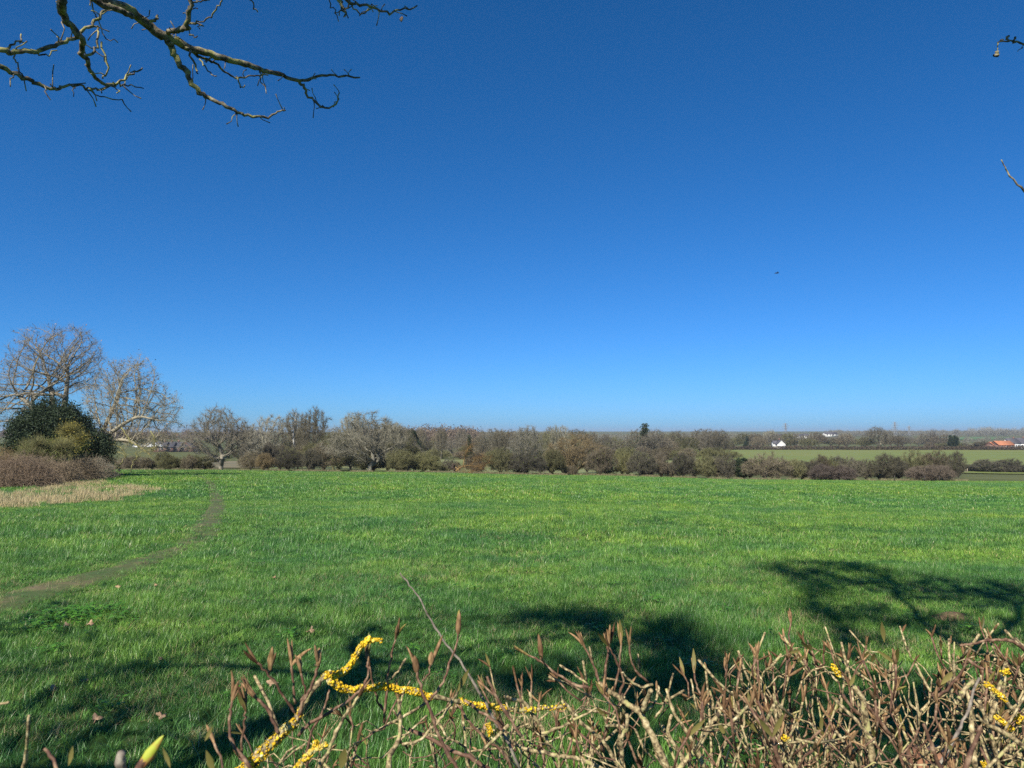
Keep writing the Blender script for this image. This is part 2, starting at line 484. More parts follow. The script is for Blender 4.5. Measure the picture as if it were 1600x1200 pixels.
def grass_ring(name, Y0, Y1, dens, protos, hs, label, grassy=True, slack=2.0):
    area = 0.85 * (Y1 ** 2 - Y0 ** 2) + slack * 2 * (Y1 - Y0)
    n = int(area * dens)
    Y = np.sqrt(R.uniform(0, 1, n) * (Y1 ** 2 - Y0 ** 2) + Y0 ** 2)
    soft = np.clip((Y1 - Y) / (Y1 * 0.22), 0, 1) if Y1 < 100 else np.ones(n)
    if Y0 > 5: soft = soft * np.clip((Y - Y0) / (Y0 * 0.25) + 0.15, 0, 1)
    X = R.uniform(-1, 1, n) * (0.82 * Y + slack)
    d = path_dist(X, Y)
    keep = R.uniform(0, 1, n) < np.clip((d - 0.05) / 0.45, np.where(Y > 16, 0.38, 0.80), 1)
    keep &= R.uniform(0, 1, n) < soft
    keep &= ~(poly_in(X + 1.2 * vnoise(X / .7, Y / .7, 50) - .6, Y + 2 * vnoise(X / .9, Y / .9, 51) - 1, DRY) & (R.uniform(0, 1, n) < 0.3))
    if Y1 > 100: keep &= Y < 112.5 + 1.5 * vnoise(X / 4, Y * 0, 2)
    X, Y, d = X[keep], Y[keep], d[keep]; n = len(X)
    h = hs * (0.30 + 1.15 * vnoise(X / .55, Y / .55, 1) ** 2.2 + 0.75 * vnoise(X / 1.9, Y / 1.9, 6) ** 1.5 + 0.35 * vnoise(X / 6, Y / 6, 4)) * R.uniform(0.75, 1.25, n)
    h *= np.clip(np.where(Y > 16, 0.36, 0.55) + (d - 0.12) * 0.8, 0.36, 1)
    Z = hz(X, Y) + 0.05 * np.clip(1 - Y / 60, 0, 1) * (vnoise(X / 1.7, Y / 1.7, 3) - 0.5) - 0.005
    rot = np.stack([R.uniform(-0.2, 0.2, n), R.uniform(-0.2, 0.2, n) + 0.12, R.uniform(0, 2 * PI, n)], -1)
    ws = R.uniform(0.85, 1.2, n)
    o = scatter(name, np.stack([X, Y, Z], -1), rot, np.stack([ws, ws, h], -1), protos)
    return tag(o, label, 'grass', kind='stuff')
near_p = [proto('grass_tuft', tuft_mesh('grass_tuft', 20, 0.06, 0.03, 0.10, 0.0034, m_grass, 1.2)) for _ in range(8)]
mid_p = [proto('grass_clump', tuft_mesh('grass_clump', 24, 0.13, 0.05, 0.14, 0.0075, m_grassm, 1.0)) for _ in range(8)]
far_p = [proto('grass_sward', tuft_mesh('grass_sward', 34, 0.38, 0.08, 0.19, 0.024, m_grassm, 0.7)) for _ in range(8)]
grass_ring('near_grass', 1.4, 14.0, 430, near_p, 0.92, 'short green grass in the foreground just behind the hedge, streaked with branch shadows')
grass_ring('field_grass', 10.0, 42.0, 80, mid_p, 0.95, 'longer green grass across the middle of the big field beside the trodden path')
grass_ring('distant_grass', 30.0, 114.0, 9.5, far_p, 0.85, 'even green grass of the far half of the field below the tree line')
# straw-coloured stalks
def straw_pts(n, Y0, Y1):
    Y = Y0 * (Y1 / Y0) ** R.uniform(0, 1, n); X = R.uniform(-0.85, 0.85, n) * Y
    k = (vnoise(X / 0.4, Y / 0.5, 21) * (0.35 + 0.65 * vnoise(X / 1.6, Y / 1.6, 22))) > 0.42
    return X[k], Y[k]
dry_near = [proto('straw_tuft', tuft_mesh('straw_tuft', 7, 0.07, 0.05, 0.14, 0.0035, m_straw, 1.2)) for _ in range(5)]
X, Y = straw_pts(16000, 4.0, 26)
for px_, row_, sp, m_ in ((640, 885, .5, 90), (690, 900, .35, 50), (440, 925, .35, 40), (350, 950, .3, 30), (500, 905, .4, 40), (1240, 905, .4, 40), (760, 905, .35, 30), (890, 880, .4, 40), (1110, 950, .3, 30), (560, 955, .3, 30), (1420, 950, .3, 25)):
    g_ = G(px_, row_); X = np.concatenate([X, g_[0] + R.normal(0, sp, m_)]); Y = np.concatenate([Y, g_[1] + R.normal(0, sp * 1.3, m_)])
n = len(X)
tag(scatter('straw_stalks', np.stack([X, Y, hz(X, Y)], -1), np.stack([R.uniform(-.3, .3, n), R.uniform(-.3, .3, n), R.uniform(0, 6.28, n)], -1),
    np.stack([np.ones(n)] * 2 + [R.uniform(0.5, 1.1, n)], -1), dry_near), 'scattered straw-coloured dead stalks among the green grass', 'dead grass', kind='stuff')
dry_far = [proto('dry_tuft', tuft_mesh('dry_tuft', 26, 0.22, 0.15, 0.50, 0.014, m_dry, 0.5)) for _ in range(5)]
D_ = np.array(DRY); n = 4300
X = R.uniform(D_[:, 0].min(), D_[:, 0].max(), n); Y = R.uniform(D_[:, 1].min(), D_[:, 1].max(), n)
k = poly_in(X + 1.6 * vnoise(X / .7, Y / .7, 50) - .8, Y + 3 * vnoise(X / .9, Y / .9, 51) - 1.5, DRY) & (vnoise(X / 0.8, Y / 1.2, 31) > 0.3); X, Y = X[k], Y[k]; n = len(X)
tag(scatter('dry_grass', np.stack([X, Y, hz(X, Y)], -1), np.stack([R.uniform(-.15, .15, n), R.uniform(-.15, .15, n), R.uniform(0, 6.28, n)], -1),
    np.stack([np.ones(n)] * 2 + [R.uniform(0.5, 1.0, n)], -1), dry_far), 'patch of tall pale straw-coloured grass in front of the brown bramble thicket', 'dry grass', kind='stuff')
# rough pale grass along the far edge of the field
n = 9000
pxs = R.uniform(-200, 1900, n); Ys = R.uniform(111.5, 117, n) + 2 * vnoise(pxs / 30, pxs * 0, 8)
k = (vnoise(pxs / 12, Ys * 0, 9) > 0.35) & (pxs < 1505); pxs, Ys = pxs[k], Ys[k]; n = len(pxs)
X = (pxs - 800) / F * Ys
rough_p = [proto('verge_tuft', tuft_mesh('verge_tuft', 26, 0.4, 0.2, 0.65, 0.03, mat_leafy('verge_blade', (0.12, 0.13, 0.05), (0.40, 0.33, 0.19), None), 0.5)) for _ in range(4)]
tag(scatter('rough_grass', np.stack([X, Ys, hz(X, Ys)], -1), np.stack([R.uniform(-.15, .15, n), R.uniform(-.15, .15, n), R.uniform(0, 6.28, n)], -1),
    np.stack([np.ones(n)] * 2 + [R.uniform(0.5, 1.1, n)], -1), rough_p), 'rough pale grass verge under the shrubs at the far edge of the field', 'rough grass', kind='stuff')

# broad-leaved weeds: a clover patch at the left and darker docks dotted about
m_clover = mat_leafy('clover_leaf', (0.05, 0.16, 0.018), (0.12, 0.30, 0.035), None, transl=0.3, rough=0.5)
def rosette(name, n, rad, size):
    V, Q_ = [], []
    for k in range(n):
        a = R.uniform(0, 2 * PI); rr = rad * math.sqrt(R.uniform()); c = np.array([rr * math.cos(a), rr * math.sin(a), R.uniform(0.03, 0.075)])
        u = np.array([math.cos(a), math.sin(a), R.uniform(-.3, .4)]) * size * R.uniform(.6, 1.2); v = np.array([-math.sin(a), math.cos(a), R.uniform(-.2, .2)]) * size * .6
        Q_.append([4 * k, 4 * k + 1, 4 * k + 2, 4 * k + 3]); V += [c - u, c + v, c + u, c - v]
    return raw_mesh(name, V, Q_, mats=[m_clover], smooth=False)
ros = [proto('weed_rosette', rosette('weed_rosette', 26, 0.09, 0.020)) for _ in range(4)]
c0 = G(118, 968); n = 45
X = np.concatenate([c0[0] + R.normal(0, .30, n), R.uniform(-.7, .7, 110) * 9]); Y = np.concatenate([c0[1] + R.normal(0, .28, n), R.uniform(3.6, 12, 110)]); n = len(X)
tag(scatter('clover', np.stack([X, Y, hz(X, Y)], -1), np.stack([np.zeros(n), np.zeros(n), R.uniform(0, 6.28, n)], -1), np.stack([R.uniform(.6, 1.3, n)] * 3, -1), ros),
    'round-leaved clover growing in the near grass, thickest at the left below the path', 'clover', kind='stuff')

# taller dark tussocks dotted over the field
m_dark = mat_leafy('tussock_blade', (0.020, 0.075, 0.018), (0.060, 0.165, 0.035), None, transl=0.3, rough=0.45)
dk_p = [proto('tussock', tuft_mesh('tussock', 46, 0.13, 0.08, 0.22, 0.006, m_dark, 1.2)) for _ in range(4)]
n = 900; Y = 4.5 * (60 / 4.5) ** R.uniform(0, 1, n); X = R.uniform(-.8, .8, n) * Y; k = vnoise(X / 3, Y / 3, 77) > .55; X, Y = X[k], Y[k]; n = len(X)
sc_ = R.uniform(.4, 1.15, n) * np.clip(Y / 14, .6, 1.5)
tag(scatter('tussocks', np.stack([X, Y, hz(X, Y)], -1), np.stack([R.uniform(-.2, .2, n), R.uniform(-.2, .2, n), R.uniform(0, 6.28, n)], -1), np.stack([sc_] * 3, -1), dk_p),
    'darker, taller tussocks of grass dotted over the green field', 'grass', kind='stuff')

# ================================================================== trees
def grow(A, start, D, di, dk, jit=0.25, up=0.1, iters=400, maxn=9000, rng=R):
    """branching that reaches for the points A; start = first polyline"""
    nodes = np.zeros((maxn, 3)); par = np.full(maxn, -1, int); dirs = np.zeros((maxn, 3))
    n = len(start); nodes[:n] = start; par[1:n] = np.arange(n - 1)
    dirs[1:n] = norm(np.diff(start, axis=0)); dirs[0] = dirs[1] if n > 1 else (0, 0, 1)
    nearst = np.full(len(A), -1); nd = np.full(len(A), 1e9); alive = np.ones(len(A), bool)
    kids = np.zeros(maxn, int); a0 = 0
    for it in range(iters):
        al = np.where(alive)[0]
        if not len(al): break
        N = nodes[a0:n]
        if len(N):
            for c in range(0, len(N), 400):
                Nc = N[c:c + 400]
                d = np.sqrt(((A[al][:, None] - Nc[None]) ** 2).sum(-1))
                m = d.argmin(1); dm = d[np.arange(len(al)), m]
                b_ = dm < nd[al]
                nd[al[b_]] = dm[b_]; nearst[al[b_]] = a0 + c + m[b_]
        alive &= nd > dk
        act = np.where(alive & (nd < di))[0]
        a0 = n
        if not len(act):
            al = np.where(alive)[0]
            if not len(al): break
            j = al[nd[al].argmin()]; q = nearst[j]
            if nd[j] > 3e2 or n >= maxn: break
            dv = norm(A[j] - nodes[q] + rng.normal(0, 0.1, 3) * nd[j] * 0.3)
            nodes[n] = nodes[q] + D * dv; par[n] = q; dirs[n] = dv; kids[q] += 1; n += 1
            continue
        acc = np.zeros((n, 3)); np.add.at(acc, nearst[act], norm(A[act] - nodes[nearst[act]]))
        g = np.unique(nearst[act]); g = g[kids[g] < 3]
        if not len(g): break
        g = g[:maxn - n]
        if not len(g): break
        dv = norm(norm(acc[g]) + 0.5 * dirs[g] + rng.normal(0, jit, (len(g), 3)) + np.array([0, 0, up]))
        nodes[n:n + len(g)] = nodes[g] + D * dv; par[n:n + len(g)] = g; dirs[n:n + len(g)] = dv
        kids[g] += 1; n += len(g)
    return nodes[:n], par[:n], dirs[:n]
def radii(par, tip, p=2.2, rmax=None):
    n = len(par); acc = np.zeros(n)
    r = np.zeros(n)
    for i in range(n - 1, -1, -1):
        r[i] = tip if acc[i] == 0 else acc[i] ** (1 / p)
        if par[i] >= 0: acc[par[i]] += r[i] ** p
    if rmax: r = np.where(r > tip, tip + (r - tip) * (rmax - tip) / max(r.max() - tip, 1e-6), r)
    return r
def twigs(P, dirs, r, count, ln, tr, nseg=3, up=0.25, spread=0.9, lim=None, rng=R, droop=0.0):
    """fine twigs growing from thin nodes -> segments"""
    sel = np.where(r < (lim or 1e9))[0]
    idx = rng.choice(sel, count)
    p = P[idx] + 0; d = norm(dirs[idx] + rng.normal(0, spread, (count, 3)) + np.array([0, 0, up]))
    L = ln * rng.uniform(0.4, 1.2, count)
    P0 = []; P1 = []; r0 = []; r1 = []
    for k in range(nseg):
        q = p + d * (L / nseg)[:, None]
        P0.append(p); P1.append(q)
        r0.append(np.full(count, tr * (1 - k / nseg * 0.6))); r1.append(np.full(count, tr * (1 - (k + 1) / nseg * 0.6)))
        p = q; d = norm(d + rng.normal(0, 0.28, (count, 3)) + np.array([0, 0, up * 0.4 - droop]))
    return [np.concatenate(v) for v in (P0, P1, r0, r1)], p
def ellips(parts, n, rng=R, shell=0.0):
    """points spread through a union of ellipsoids (cx,cy,cz,rx,ry,rz)"""
    vol = np.array([q[3] * q[4] * q[5] for q in parts]) ** 0.8; vol /= vol.sum()
    out = []
    for q, v in zip(parts, vol):
        m = max(int(n * v), 3)
        u = norm(rng.normal(0, 1, (m, 3))); rr = rng.uniform(shell, 1, m) ** (1 / 2.4)
        out.append(u * rr[:, None] * np.array(q[3:6]) + np.array(q[:3]))
    return np.vstack(out)
def leaf_quads(C, size, rng=R, flat=0.0):
    n = len(C); a = norm(rng.normal(0, 1, (n, 3)) * np.array([1, 1, 1 - flat])); b_ = norm(np.cross(a, rng.normal(0, 1, (n, 3))))
    s_ = (size * rng.uniform(0.5, 1.3, n))[:, None]
    V = np.stack([C - a * s_, C + b_ * s_ * 0.45, C + a * s_, C - b_ * s_ * 0.45], 1).reshape(-1, 3)
    return V, np.arange(4 * n).reshape(-1, 4)
def split_tree(P, par, r, rthr, k_thick=6, k_thin=3):
    i = np.where(par >= 0)[0]; q = par[i]
    r1 = r[i]; r0 = np.minimum(r[q], r1 * 1.35)
    th = r1 > rthr
    return (P[q][th], P[i][th], r0[th], r1[th]), (P[q][~th], P[i][~th], r0[~th], r1[~th])

m_bark_t = mat_tint('tree_bark', 1.0, 0.7, 1.3)
m_twig_t = mat_tint('tree_twig', 0.7, 0.75, 1.25)
m_green = mat_leafy('holly_leaf', (0.016, 0.028, 0.014), (0.052, 0.074, 0.034), None, transl=0.12, rough=0.6, spec=0.2)
m_bud = mat_leafy('spring_leaf', (0.10, 0.13, 0.02), (0.22, 0.24, 0.05), None, transl=0.3)

def make_tree_mesh(name, parts, H, n_attr, n_twig, twig_len, twig_r, tip, rmax, D, trunk=None, di=3.0, dk=1.0, up=0.1, stems=1, jit=0.25,
                   leaves=0, leaf=0.15, green=None, droop=0.0, rthr=None, spread=0.9, seed=1):
    """one kind of leafless tree: a trunk mesh and a crown mesh"""
    rng = np.random.default_rng(seed)
    A = ellips(parts, n_attr, rng, 0.05)
    A = A[A[:, 2] > 0.12 * H]
    tT = []; tC = []
    allP = []; allr = []; alld = []
    for s_ in range(stems):
        a = rng.uniform(0, 2 * PI); o = 0.05 * H * (stems > 1)
        if trunk is None:
            base = np.array([math.cos(a) * o, math.sin(a) * o, -0.15])
            st = [base, base + [0, 0, 0.1 * H], base + [rng.normal(0, .02) * H + math.cos(a) * o, rng.normal(0, .02) * H + math.sin(a) * o, 0.2 * H]]
        else: st = trunk
        As = A if stems == 1 else A[rng.permutation(len(A))[: len(A) // stems + 20]]
        P, par, dr = grow(As, np.array(st, float), D, di, dk, jit=jit, up=up, rng=rng)
        r = radii(par, tip, rmax=rmax)
        t, c = split_tree(P, par, r, rthr or tip * 3.0)
        tT.append(t); tC.append(c); allP.append(P); allr.append(r); alld.append(dr)
    P = np.vstack(allP); r = np.concatenate(allr); dr = np.vstack(alld)
    tw, ends = twigs(P, dr, r, n_twig, twig_len, twig_r, up=up, lim=tip * 4.5, rng=rng, droop=droop, spread=spread)
    T = [np.concatenate([q[k] for q in tT]) for k in range(4)]
    C = [np.concatenate([q[k] for q in tC] + [tw[k]]) for k in range(4)]
    V, Qd = segs(*T, k=7)
    me_t = raw_mesh(name + '_trunk', V, Qd, mats=[m_bark_t])
    V, Qd = segs(*C, k=3)
    nq = len(Qd); qm = np.zeros(nq, int); mats = [m_twig_t]
    if leaves:
        src = ends if green is None or green != 'all' else np.vstack([ends, A])
        Cn = src[rng.integers(0, len(src), leaves)] + rng.normal(0, leaf * 0.8, (leaves, 3))
        LV, LQ = leaf_quads(Cn, leaf, rng)
        Qd = np.vstack([Qd, LQ + len(V)]); V = np.vstack([V, LV]); qm = np.concatenate([qm, np.ones(leaves, int)])
        mats.append(m_green if green else m_bud)
    me_c = raw_mesh(name + '_crown', V, Qd, mats=mats, qm=qm, smooth=False)
    return me_t, me_c
KIND = {}
def E(*a): return list(a)
# broad spreading (H about 10 m, crown about 11 m wide)
for i in range(3):
    KIND['broad%d' % i] = make_tree_mesh('broad', [E(0, 0, 6.0, 4.6, 4.4, 3.2), E(-2.4, 0, 4.0, 3.0, 2.6, 2.0), E(2.5, .3, 4.2, 2.8, 2.6, 2.0), E(.5 - i * .4, 0, 8.2, 2.8, 2.6, 1.8), E(0, 0, 2.9, 3.2, 2.5, 1.6)], 10, 900, 8500, 0.85, 0.014, 0.024, 0.26, 0.36, dk=.75, stems=2, up=0.08, seed=11 + i)
# tall upright oval
for i in range(3):
    KIND['upright%d' % i] = make_tree_mesh('upright', [E(0, 0, 6.0, 2.5, 2.3, 3.8), E(.6 - .6 * i, 0, 7.8, 1.9, 1.7, 2.0), E(-1.0 + i, 0, 4.5, 1.8, 1.6, 2)], 10, 900, 5600, 0.75, 0.012, 0.019, 0.19, 0.34, dk=.6, up=0.25, jit=0.2, spread=0.7, seed=21 + i)
# rounded many-stemmed shrub down to the ground (H 5 m, 6 m wide)
for i in range(4):
    rs = np.random.default_rng(70 + i)
    pr = [E(rs.uniform(-2, 2), rs.uniform(-1, 1), rs.uniform(1.6, 3.2), rs.uniform(1.3, 2.2), 1.7, rs.uniform(1.2, 1.8)) for _ in range(5)]
    KIND['shrub%d' % i] = make_tree_mesh('shrub', pr + [E(0, 0, 2.4, 2.3, 2.0, 2.3)], 5, 700, 9000, 0.6, 0.013, 0.016, 0.09, 0.25, di=2.0, dk=0.5, stems=4, up=0.1, leaves=500 if i % 2 else 150, leaf=0.09, seed=31 + i)
# very dense low mound (H 3 m, 6 m wide)
for i in range(2):
    KIND['mound%d' % i] = make_tree_mesh('mound', [E(0, 0, 1.1, 3.0, 2.2, 1.6), E(1.1, 0, 1.5, 1.5, 1.5, 1.4), E(-1.3, 0, 1.2, 1.6, 1.5, 1.3)], 3, 900, 12000, 0.5, 0.012, 0.013, 0.05, 0.22, di=1.5, dk=0.35, stems=5, up=0.25, seed=41 + i)
# evergreens: cone and round
KIND['conifer'] = make_tree_mesh('conifer', [E(0, 0, 2.5, 2.4, 2.4, 1.8), E(0, 0, 5, 1.7, 1.7, 2), E(0, 0, 8, .8, .8, 2)], 10, 400, 3000, 0.7, 0.02, 0.03, 0.25, 0.4, trunk=[(0, 0, -.1), (0, 0, 3), (0, 0, 6), (0, 0, 9.7)], leaves=9000, leaf=0.26, green='all', up=-0.1, seed=51)
KIND['evergreen'] = make_tree_mesh('evergreen', [E(0, 0, 5, 3.3, 3.2, 4.2), E(1.5, 0, 6.5, 2.2, 2, 2.3), E(-1.6, 0, 4, 2.2, 2, 3)], 10, 500, 3000, 0.6, 0.02, 0.03, 0.25, 0.4, leaves=12000, leaf=0.24, green='all', seed=52)
SIZE = {'broad': (10.0, 11.0), 'upright': (10.4, 5.6), 'shrub': (5.0, 6.4), 'mound': (3.1, 6.6), 'conifer': (10.2, 5.0), 'evergreen': (9.6, 7.6)}
for k in list(SIZE):     # measure what was really grown
    ks = [q for q in KIND if q.startswith(k)]
    co = np.concatenate([np.array([v.co[:] for v in KIND[q][1].vertices]) for q in ks])
    SIZE[k] = (np.percentile(co[:, 2], 99.3), np.percentile(co[:, 0], 98.5) - np.percentile(co[:, 0], 1.5))
GREY = (0.29, 0.26, 0.185); BROWN = (0.285, 0.24, 0.16); OLIVE = (0.26, 0.25, 0.12); PALE = (0.44, 0.41, 0.30); DARK = (0.17, 0.155, 0.11); PURPLE = (0.25, 0.20, 0.16); RUST = (0.32, 0.245, 0.13)
NAMES = {'broad': ('broad_tree', 'tree'), 'upright': ('upright_tree', 'tree'), 'shrub': ('shrub', 'shrub'), 'mound': ('bramble_mound', 'bush'), 'conifer': ('conifer', 'tree'), 'evergreen': ('evergreen_tree', 'tree')}
cnt = [0]
def plant(kind, px, top, width, Y, col, label, group=None, base=None, rr=None):
    """a tree whose crown top shows at row `top` and whose crown is `width` px wide"""
    key = kind.rstrip('0123456789')
    if key == kind and kind not in KIND:
        ks = [q for q in KIND if q.startswith(key)]; kind = ks[cnt[0] % len(ks)]
    cnt[0] += 1
    p = gpt(px, Y) if base is None else np.array(base)
    hgt = row_z(top, Y) - p[2]
    sz = hgt / SIZE[key][0]; sw = width / F * Y / SIZE[key][1]
    nm, cat = NAMES[key]
    e = empty(nm, p, label, cat, group)
    e.rotation_euler = (0, 0, 0)
    fl = 1 if R.uniform() < 0.5 else -1
    ro = R.uniform(-0.35, 0.35) if rr is None else rr
    e.rotation_euler[2] = ro + (PI if fl < 0 else 0)
    e.scale = (sw, (sw + sz) / 2, sz)
    jt = R.uniform(0.85, 1.5)
    for part, me in zip(('trunk', 'crown'), KIND[kind]):
        o = link(part, me, e)
        jt *= 0.5 if part == 'trunk' else 1.0
        o.color = (col[0] * jt, col[1] * jt, col[2] * jt * R.uniform(0.94, 1.06), 1)
    return e
# ---- the trees and shrubs one can tell apart along the field edge
T_ = [
 ('broad0', 343, 640, 98, 118, GREY, 'large dark spreading leafless tree, first of the tree row from the left'),
 ('shrub', 266, 711, 32, 118, OLIVE, 'small olive bush at the field edge between the leaning tree and the large spreading tree'),
 ('shrub', 294, 713, 30, 116, BROWN, 'low brown bush at the foot of the large spreading tree, on its left'),
 ('upright0', 417, 650, 50, 150, PALE, 'round-topped pale grey leafless tree right of the large spreading tree'),
 ('shrub', 412, 708, 34, 116, RUST, 'small olive-brown rounded bush in front of the round-topped pale tree'),
 ('broad1', 384, 672, 46, 165, BROWN, 'brown leafless tree behind the right shoulder of the large spreading tree'),
 ('upright1', 490, 639, 46, 152, GREY, 'tallest dark upright leafless tree of the left group, beside the white-stemmed birch'),
 ('shrub', 450, 700, 44, 118, DARK, 'dark dense shrub on the field edge below the birch'),
 ('shrub', 484, 702, 36, 117, DARK, 'second dark shrub on the field edge right of the birch, beside a narrow gap'),
 ('broad2', 524, 672, 64, 140, OLIVE, 'olive-brown bushy tree between the tallest upright tree and the pale forked tree'),
 ('broad1', 571, 645, 116, 122, PALE, 'big pale lichened tree with forked pale trunk reaching the field edge'),
 ('upright2', 548, 648, 34, 160, PALE, 'slim pale upright tree rising behind the left of the big forked tree'),
 ('upright0', 606, 660, 40, 170, PALE, 'pale upright tree just behind the right side of the big forked tree'),
 ('upright1', 626, 668, 30, 180, GREY, 'short pale-topped tree right of the big forked tree at the woodland end'),
 ('shrub', 622, 704, 50, 118, OLIVE, 'olive shrub right of the forked trunk at the field edge'),
 ('shrub', 662, 706, 44, 119, OLIVE, 'straggly olive shrub left of the fallen tree'),
 ('evergreen', 643, 674, 20, 230, GREY, 'narrow dark evergreen standing in front of the brown wooded hill'),
 ('upright2', 656, 670, 18, 235, GREY, 'thin pale upright tree next to the narrow dark evergreen'),
 ('upright1', 689, 669, 19, 255, GREY, 'lone round-headed tree above the wood left of the fallen tree'),
 ('conifer', 733, 683, 14, 235, GREY, 'small dark green conifer between two round leafless trees'),
 ('broad0', 753, 675, 25, 230, GREY, 'neat round leafless tree right of the small dark conifer'),
 ('upright0', 781, 677, 26, 225, GREY, 'pale grey leafless tree left of the widest pale crown in the wood'),
 ('broad2', 822, 666, 54, 220, PALE, 'widest pale grey crown rising over the centre of the wood'),
 ('upright1', 868, 666, 18, 235, PALE, 'left one of the two slim pale trees over the rust-brown oak'),
 ('upright2', 881, 666, 20, 238, PALE, 'right one of the two slim pale trees over the rust-brown oak'),
 ('broad1', 902, 679, 88, 128, RUST, 'large rust-brown rounded tree in the middle of the shrub row'),
 ('shrub', 782, 703, 46, 118, OLIVE, 'olive shrub right of the fallen tree at the field edge'),
 ('shrub', 819, 704, 54, 117, DARK, 'dark many-stemmed shrub with pale stem feet at the field edge'),
 ('shrub', 862, 703, 40, 119, OLIVE, 'green-tinged shrub under the left half of the rust-brown tree'),
 ('shrub', 938, 700, 46, 118, BROWN, 'brown shrub with leaning stems right of the rust-brown tree'),
 ('shrub', 972, 706, 36, 122, OLIVE, 'thin olive shrub with meadow showing through on its right'),
 ('shrub', 1001, 704, 40, 118, DARK, 'dark upright shrub under the tall dark conifer'),
 ('shrub', 1032, 708, 32, 119, BROWN, 'small brown shrub right of the dark upright shrub'),
 ('shrub', 1068, 709, 36, 117, DARK, 'dark shrub at the left end of the far field'),
 ('conifer', 1008, 666, 30, 290, GREY, 'tallest dark conifer top standing above the wood'),
 ('broad0', 1022, 673, 52, 285, GREY, 'wide dome-shaped leafless crown just right of the tallest conifer'),
 ('shrub', 1106, 713, 46, 118, OLIVE, 'olive-grey shrub below the far field, left of the dark ivy-green one'),
 ('evergreen', 1160, 717, 24, 124, OLIVE, 'small dark ivy-green bush among the brown shrubs below the far field'),
 ('shrub', 1136, 714, 34, 117, GREY, 'grey shrub just left of the dark ivy-green bush'),
 ('shrub', 1196, 709, 62, 118, BROWN, 'wide pale-brown domed shrub below the far field, right of the dark ivy-green bush'),
 ('shrub', 1243, 718, 34, 117, OLIVE, 'low olive shrub between the pale-brown dome and the purple-brown mound'),
 ('shrub', 1281, 712, 30, 121, BROWN, 'small round-topped brown shrub behind the purple-brown mound'),
 ('mound0', 1300, 728, 64, 112.5, PURPLE, 'smooth dense purple-brown mound of twigs jutting into the green field'),
 ('shrub', 1330, 715, 34, 121, GREY, 'grey-brown shrub right of the first purple-brown mound'),
 ('shrub', 1384, 710, 58, 118, DARK, 'dark domed shrub, biggest of the right-hand clump'),
 ('broad1', 1428, 703, 44, 122, OLIVE, 'tallest olive-green leafless tree of the right-hand clump'),
 ('shrub', 1465, 707, 42, 121, BROWN, 'tan-brown shrub near the right end of the clump'),
 ('mound1', 1455, 727, 62, 114, PURPLE, 'purple-brown bramble mound at the foot of the right end of the clump'),
 ('shrub', 1497, 706, 30, 150, DARK, 'round dark bush standing alone by the gap beside the small gate'),
 ('shrub', 1543, 718, 42, 222, DARK, 'left one of two dark bushes in the hedge across the dip'),
 ('shrub', 1580, 718, 40, 224, DARK, 'right one of two dark bushes in the hedge across the dip'),
 ('evergreen', 1490, 681, 14, 505, GREY, 'small black-green round evergreen just above the long clipped hedge'),
 ('conifer', 1168, 683, 12, 540, GREY, 'tiny dark conifer left of the white cottage beyond the far field'),
 ('broad2', 1204, 672, 24, 620, PALE, 'pale round-headed tree behind the white cottage'),
 ('broad1', 1232, 676, 32, 560, OLIVE, 'pale greenish rounded tree right of the white cottage'),
 ('broad0', 1373, 668, 44, 560, GREY, 'dark dome-topped tree highest above the long clipped hedge'),
 ('upright2', 1275, 675, 22, 600, BROWN, 'brown tree in front of the white buildings on the horizon'),
 ('upright0', 1262, 680, 20, 570, GREY, 'low grey tree right of the pale greenish rounded tree'),
]
for k, px, top, wd, Y, col, lab in T_:
    plant(k, px, top, wd, Y, col, lab)
# birch with white stems
bt = plant('upright1', 458, 643, 46, 158, GREY, 'birch with a thin white trunk in the left group of trees')
m_birch = mat_noise('birch_bark', [(0.35, (0.12, 0.11, 0.10)), (0.5, (0.62, 0.60, 0.55))], 3.0, stretch=(1, 1, 3))
mb = MB(); P, r_ = smooth_path([(0, 0, 0), (.1, 0, 3), (-.15, 0, 6), (.2, .1, 9.4)], [.17, .14, .1, .03], 4); mb.tube(P + [0.25, -0.3, 0], r_, 7)
o = mb.build('trunk', m_birch, bt); o['label'] = 'white birch stem'
# ---- fill rows: nothing tells these apart
def fill(n, p0, p1, Y0, Y1, t0, t1, wd, kinds, cols, label, group, follow=None):
    xs = np.linspace(p0, p1, n) + R.uniform(-0.5, 0.5, n) * (p1 - p0) / n
    names = 'first second third fourth fifth sixth seventh eighth ninth tenth eleventh twelfth thirteenth fourteenth fifteenth sixteenth seventeenth eighteenth nineteenth'.split()
    tens = ['twentieth', 'thirtieth']; pre = ['twenty-', 'thirty-']
    od = lambda k: names[k] if k < 19 else (tens[(k + 1) // 10 - 2] if (k + 1) % 10 == 0 else pre[(k + 1) // 10 - 2] + names[(k + 1) % 10 - 1])
    xs = np.sort(xs); base_label = label
    for k_, x in enumerate(xs):
        label = base_label + ', ' + od(k_) + ' from the left'
        Y = R.uniform(Y0, Y1); t = R.uniform(t0, t1) + (follow(x) if follow else 0)
        plant(kinds[R.integers(len(kinds))], x, t, wd * R.uniform(0.75, 1.3), Y, cols[R.integers(len(cols))], label, group)
fill(14, 395, 650, 122, 150, 688, 706, 36, ['shrub'], [OLIVE, BROWN, GREY], 'leafless shrub packed below the left trees', 'shrubs packed below the left trees')
fill(9, 400, 640, 165, 200, 658, 676, 36, ['upright', 'broad'], [GREY, BROWN, PALE], 'leafless tree filling the back of the left group', 'trees at the back of the left group')
fill(12, 660, 1080, 124, 150, 705, 718, 32, ['shrub'], [OLIVE, BROWN, GREY, DARK], 'second-rank shrub behind the field-edge row', 'second rank of shrubs in the centre')
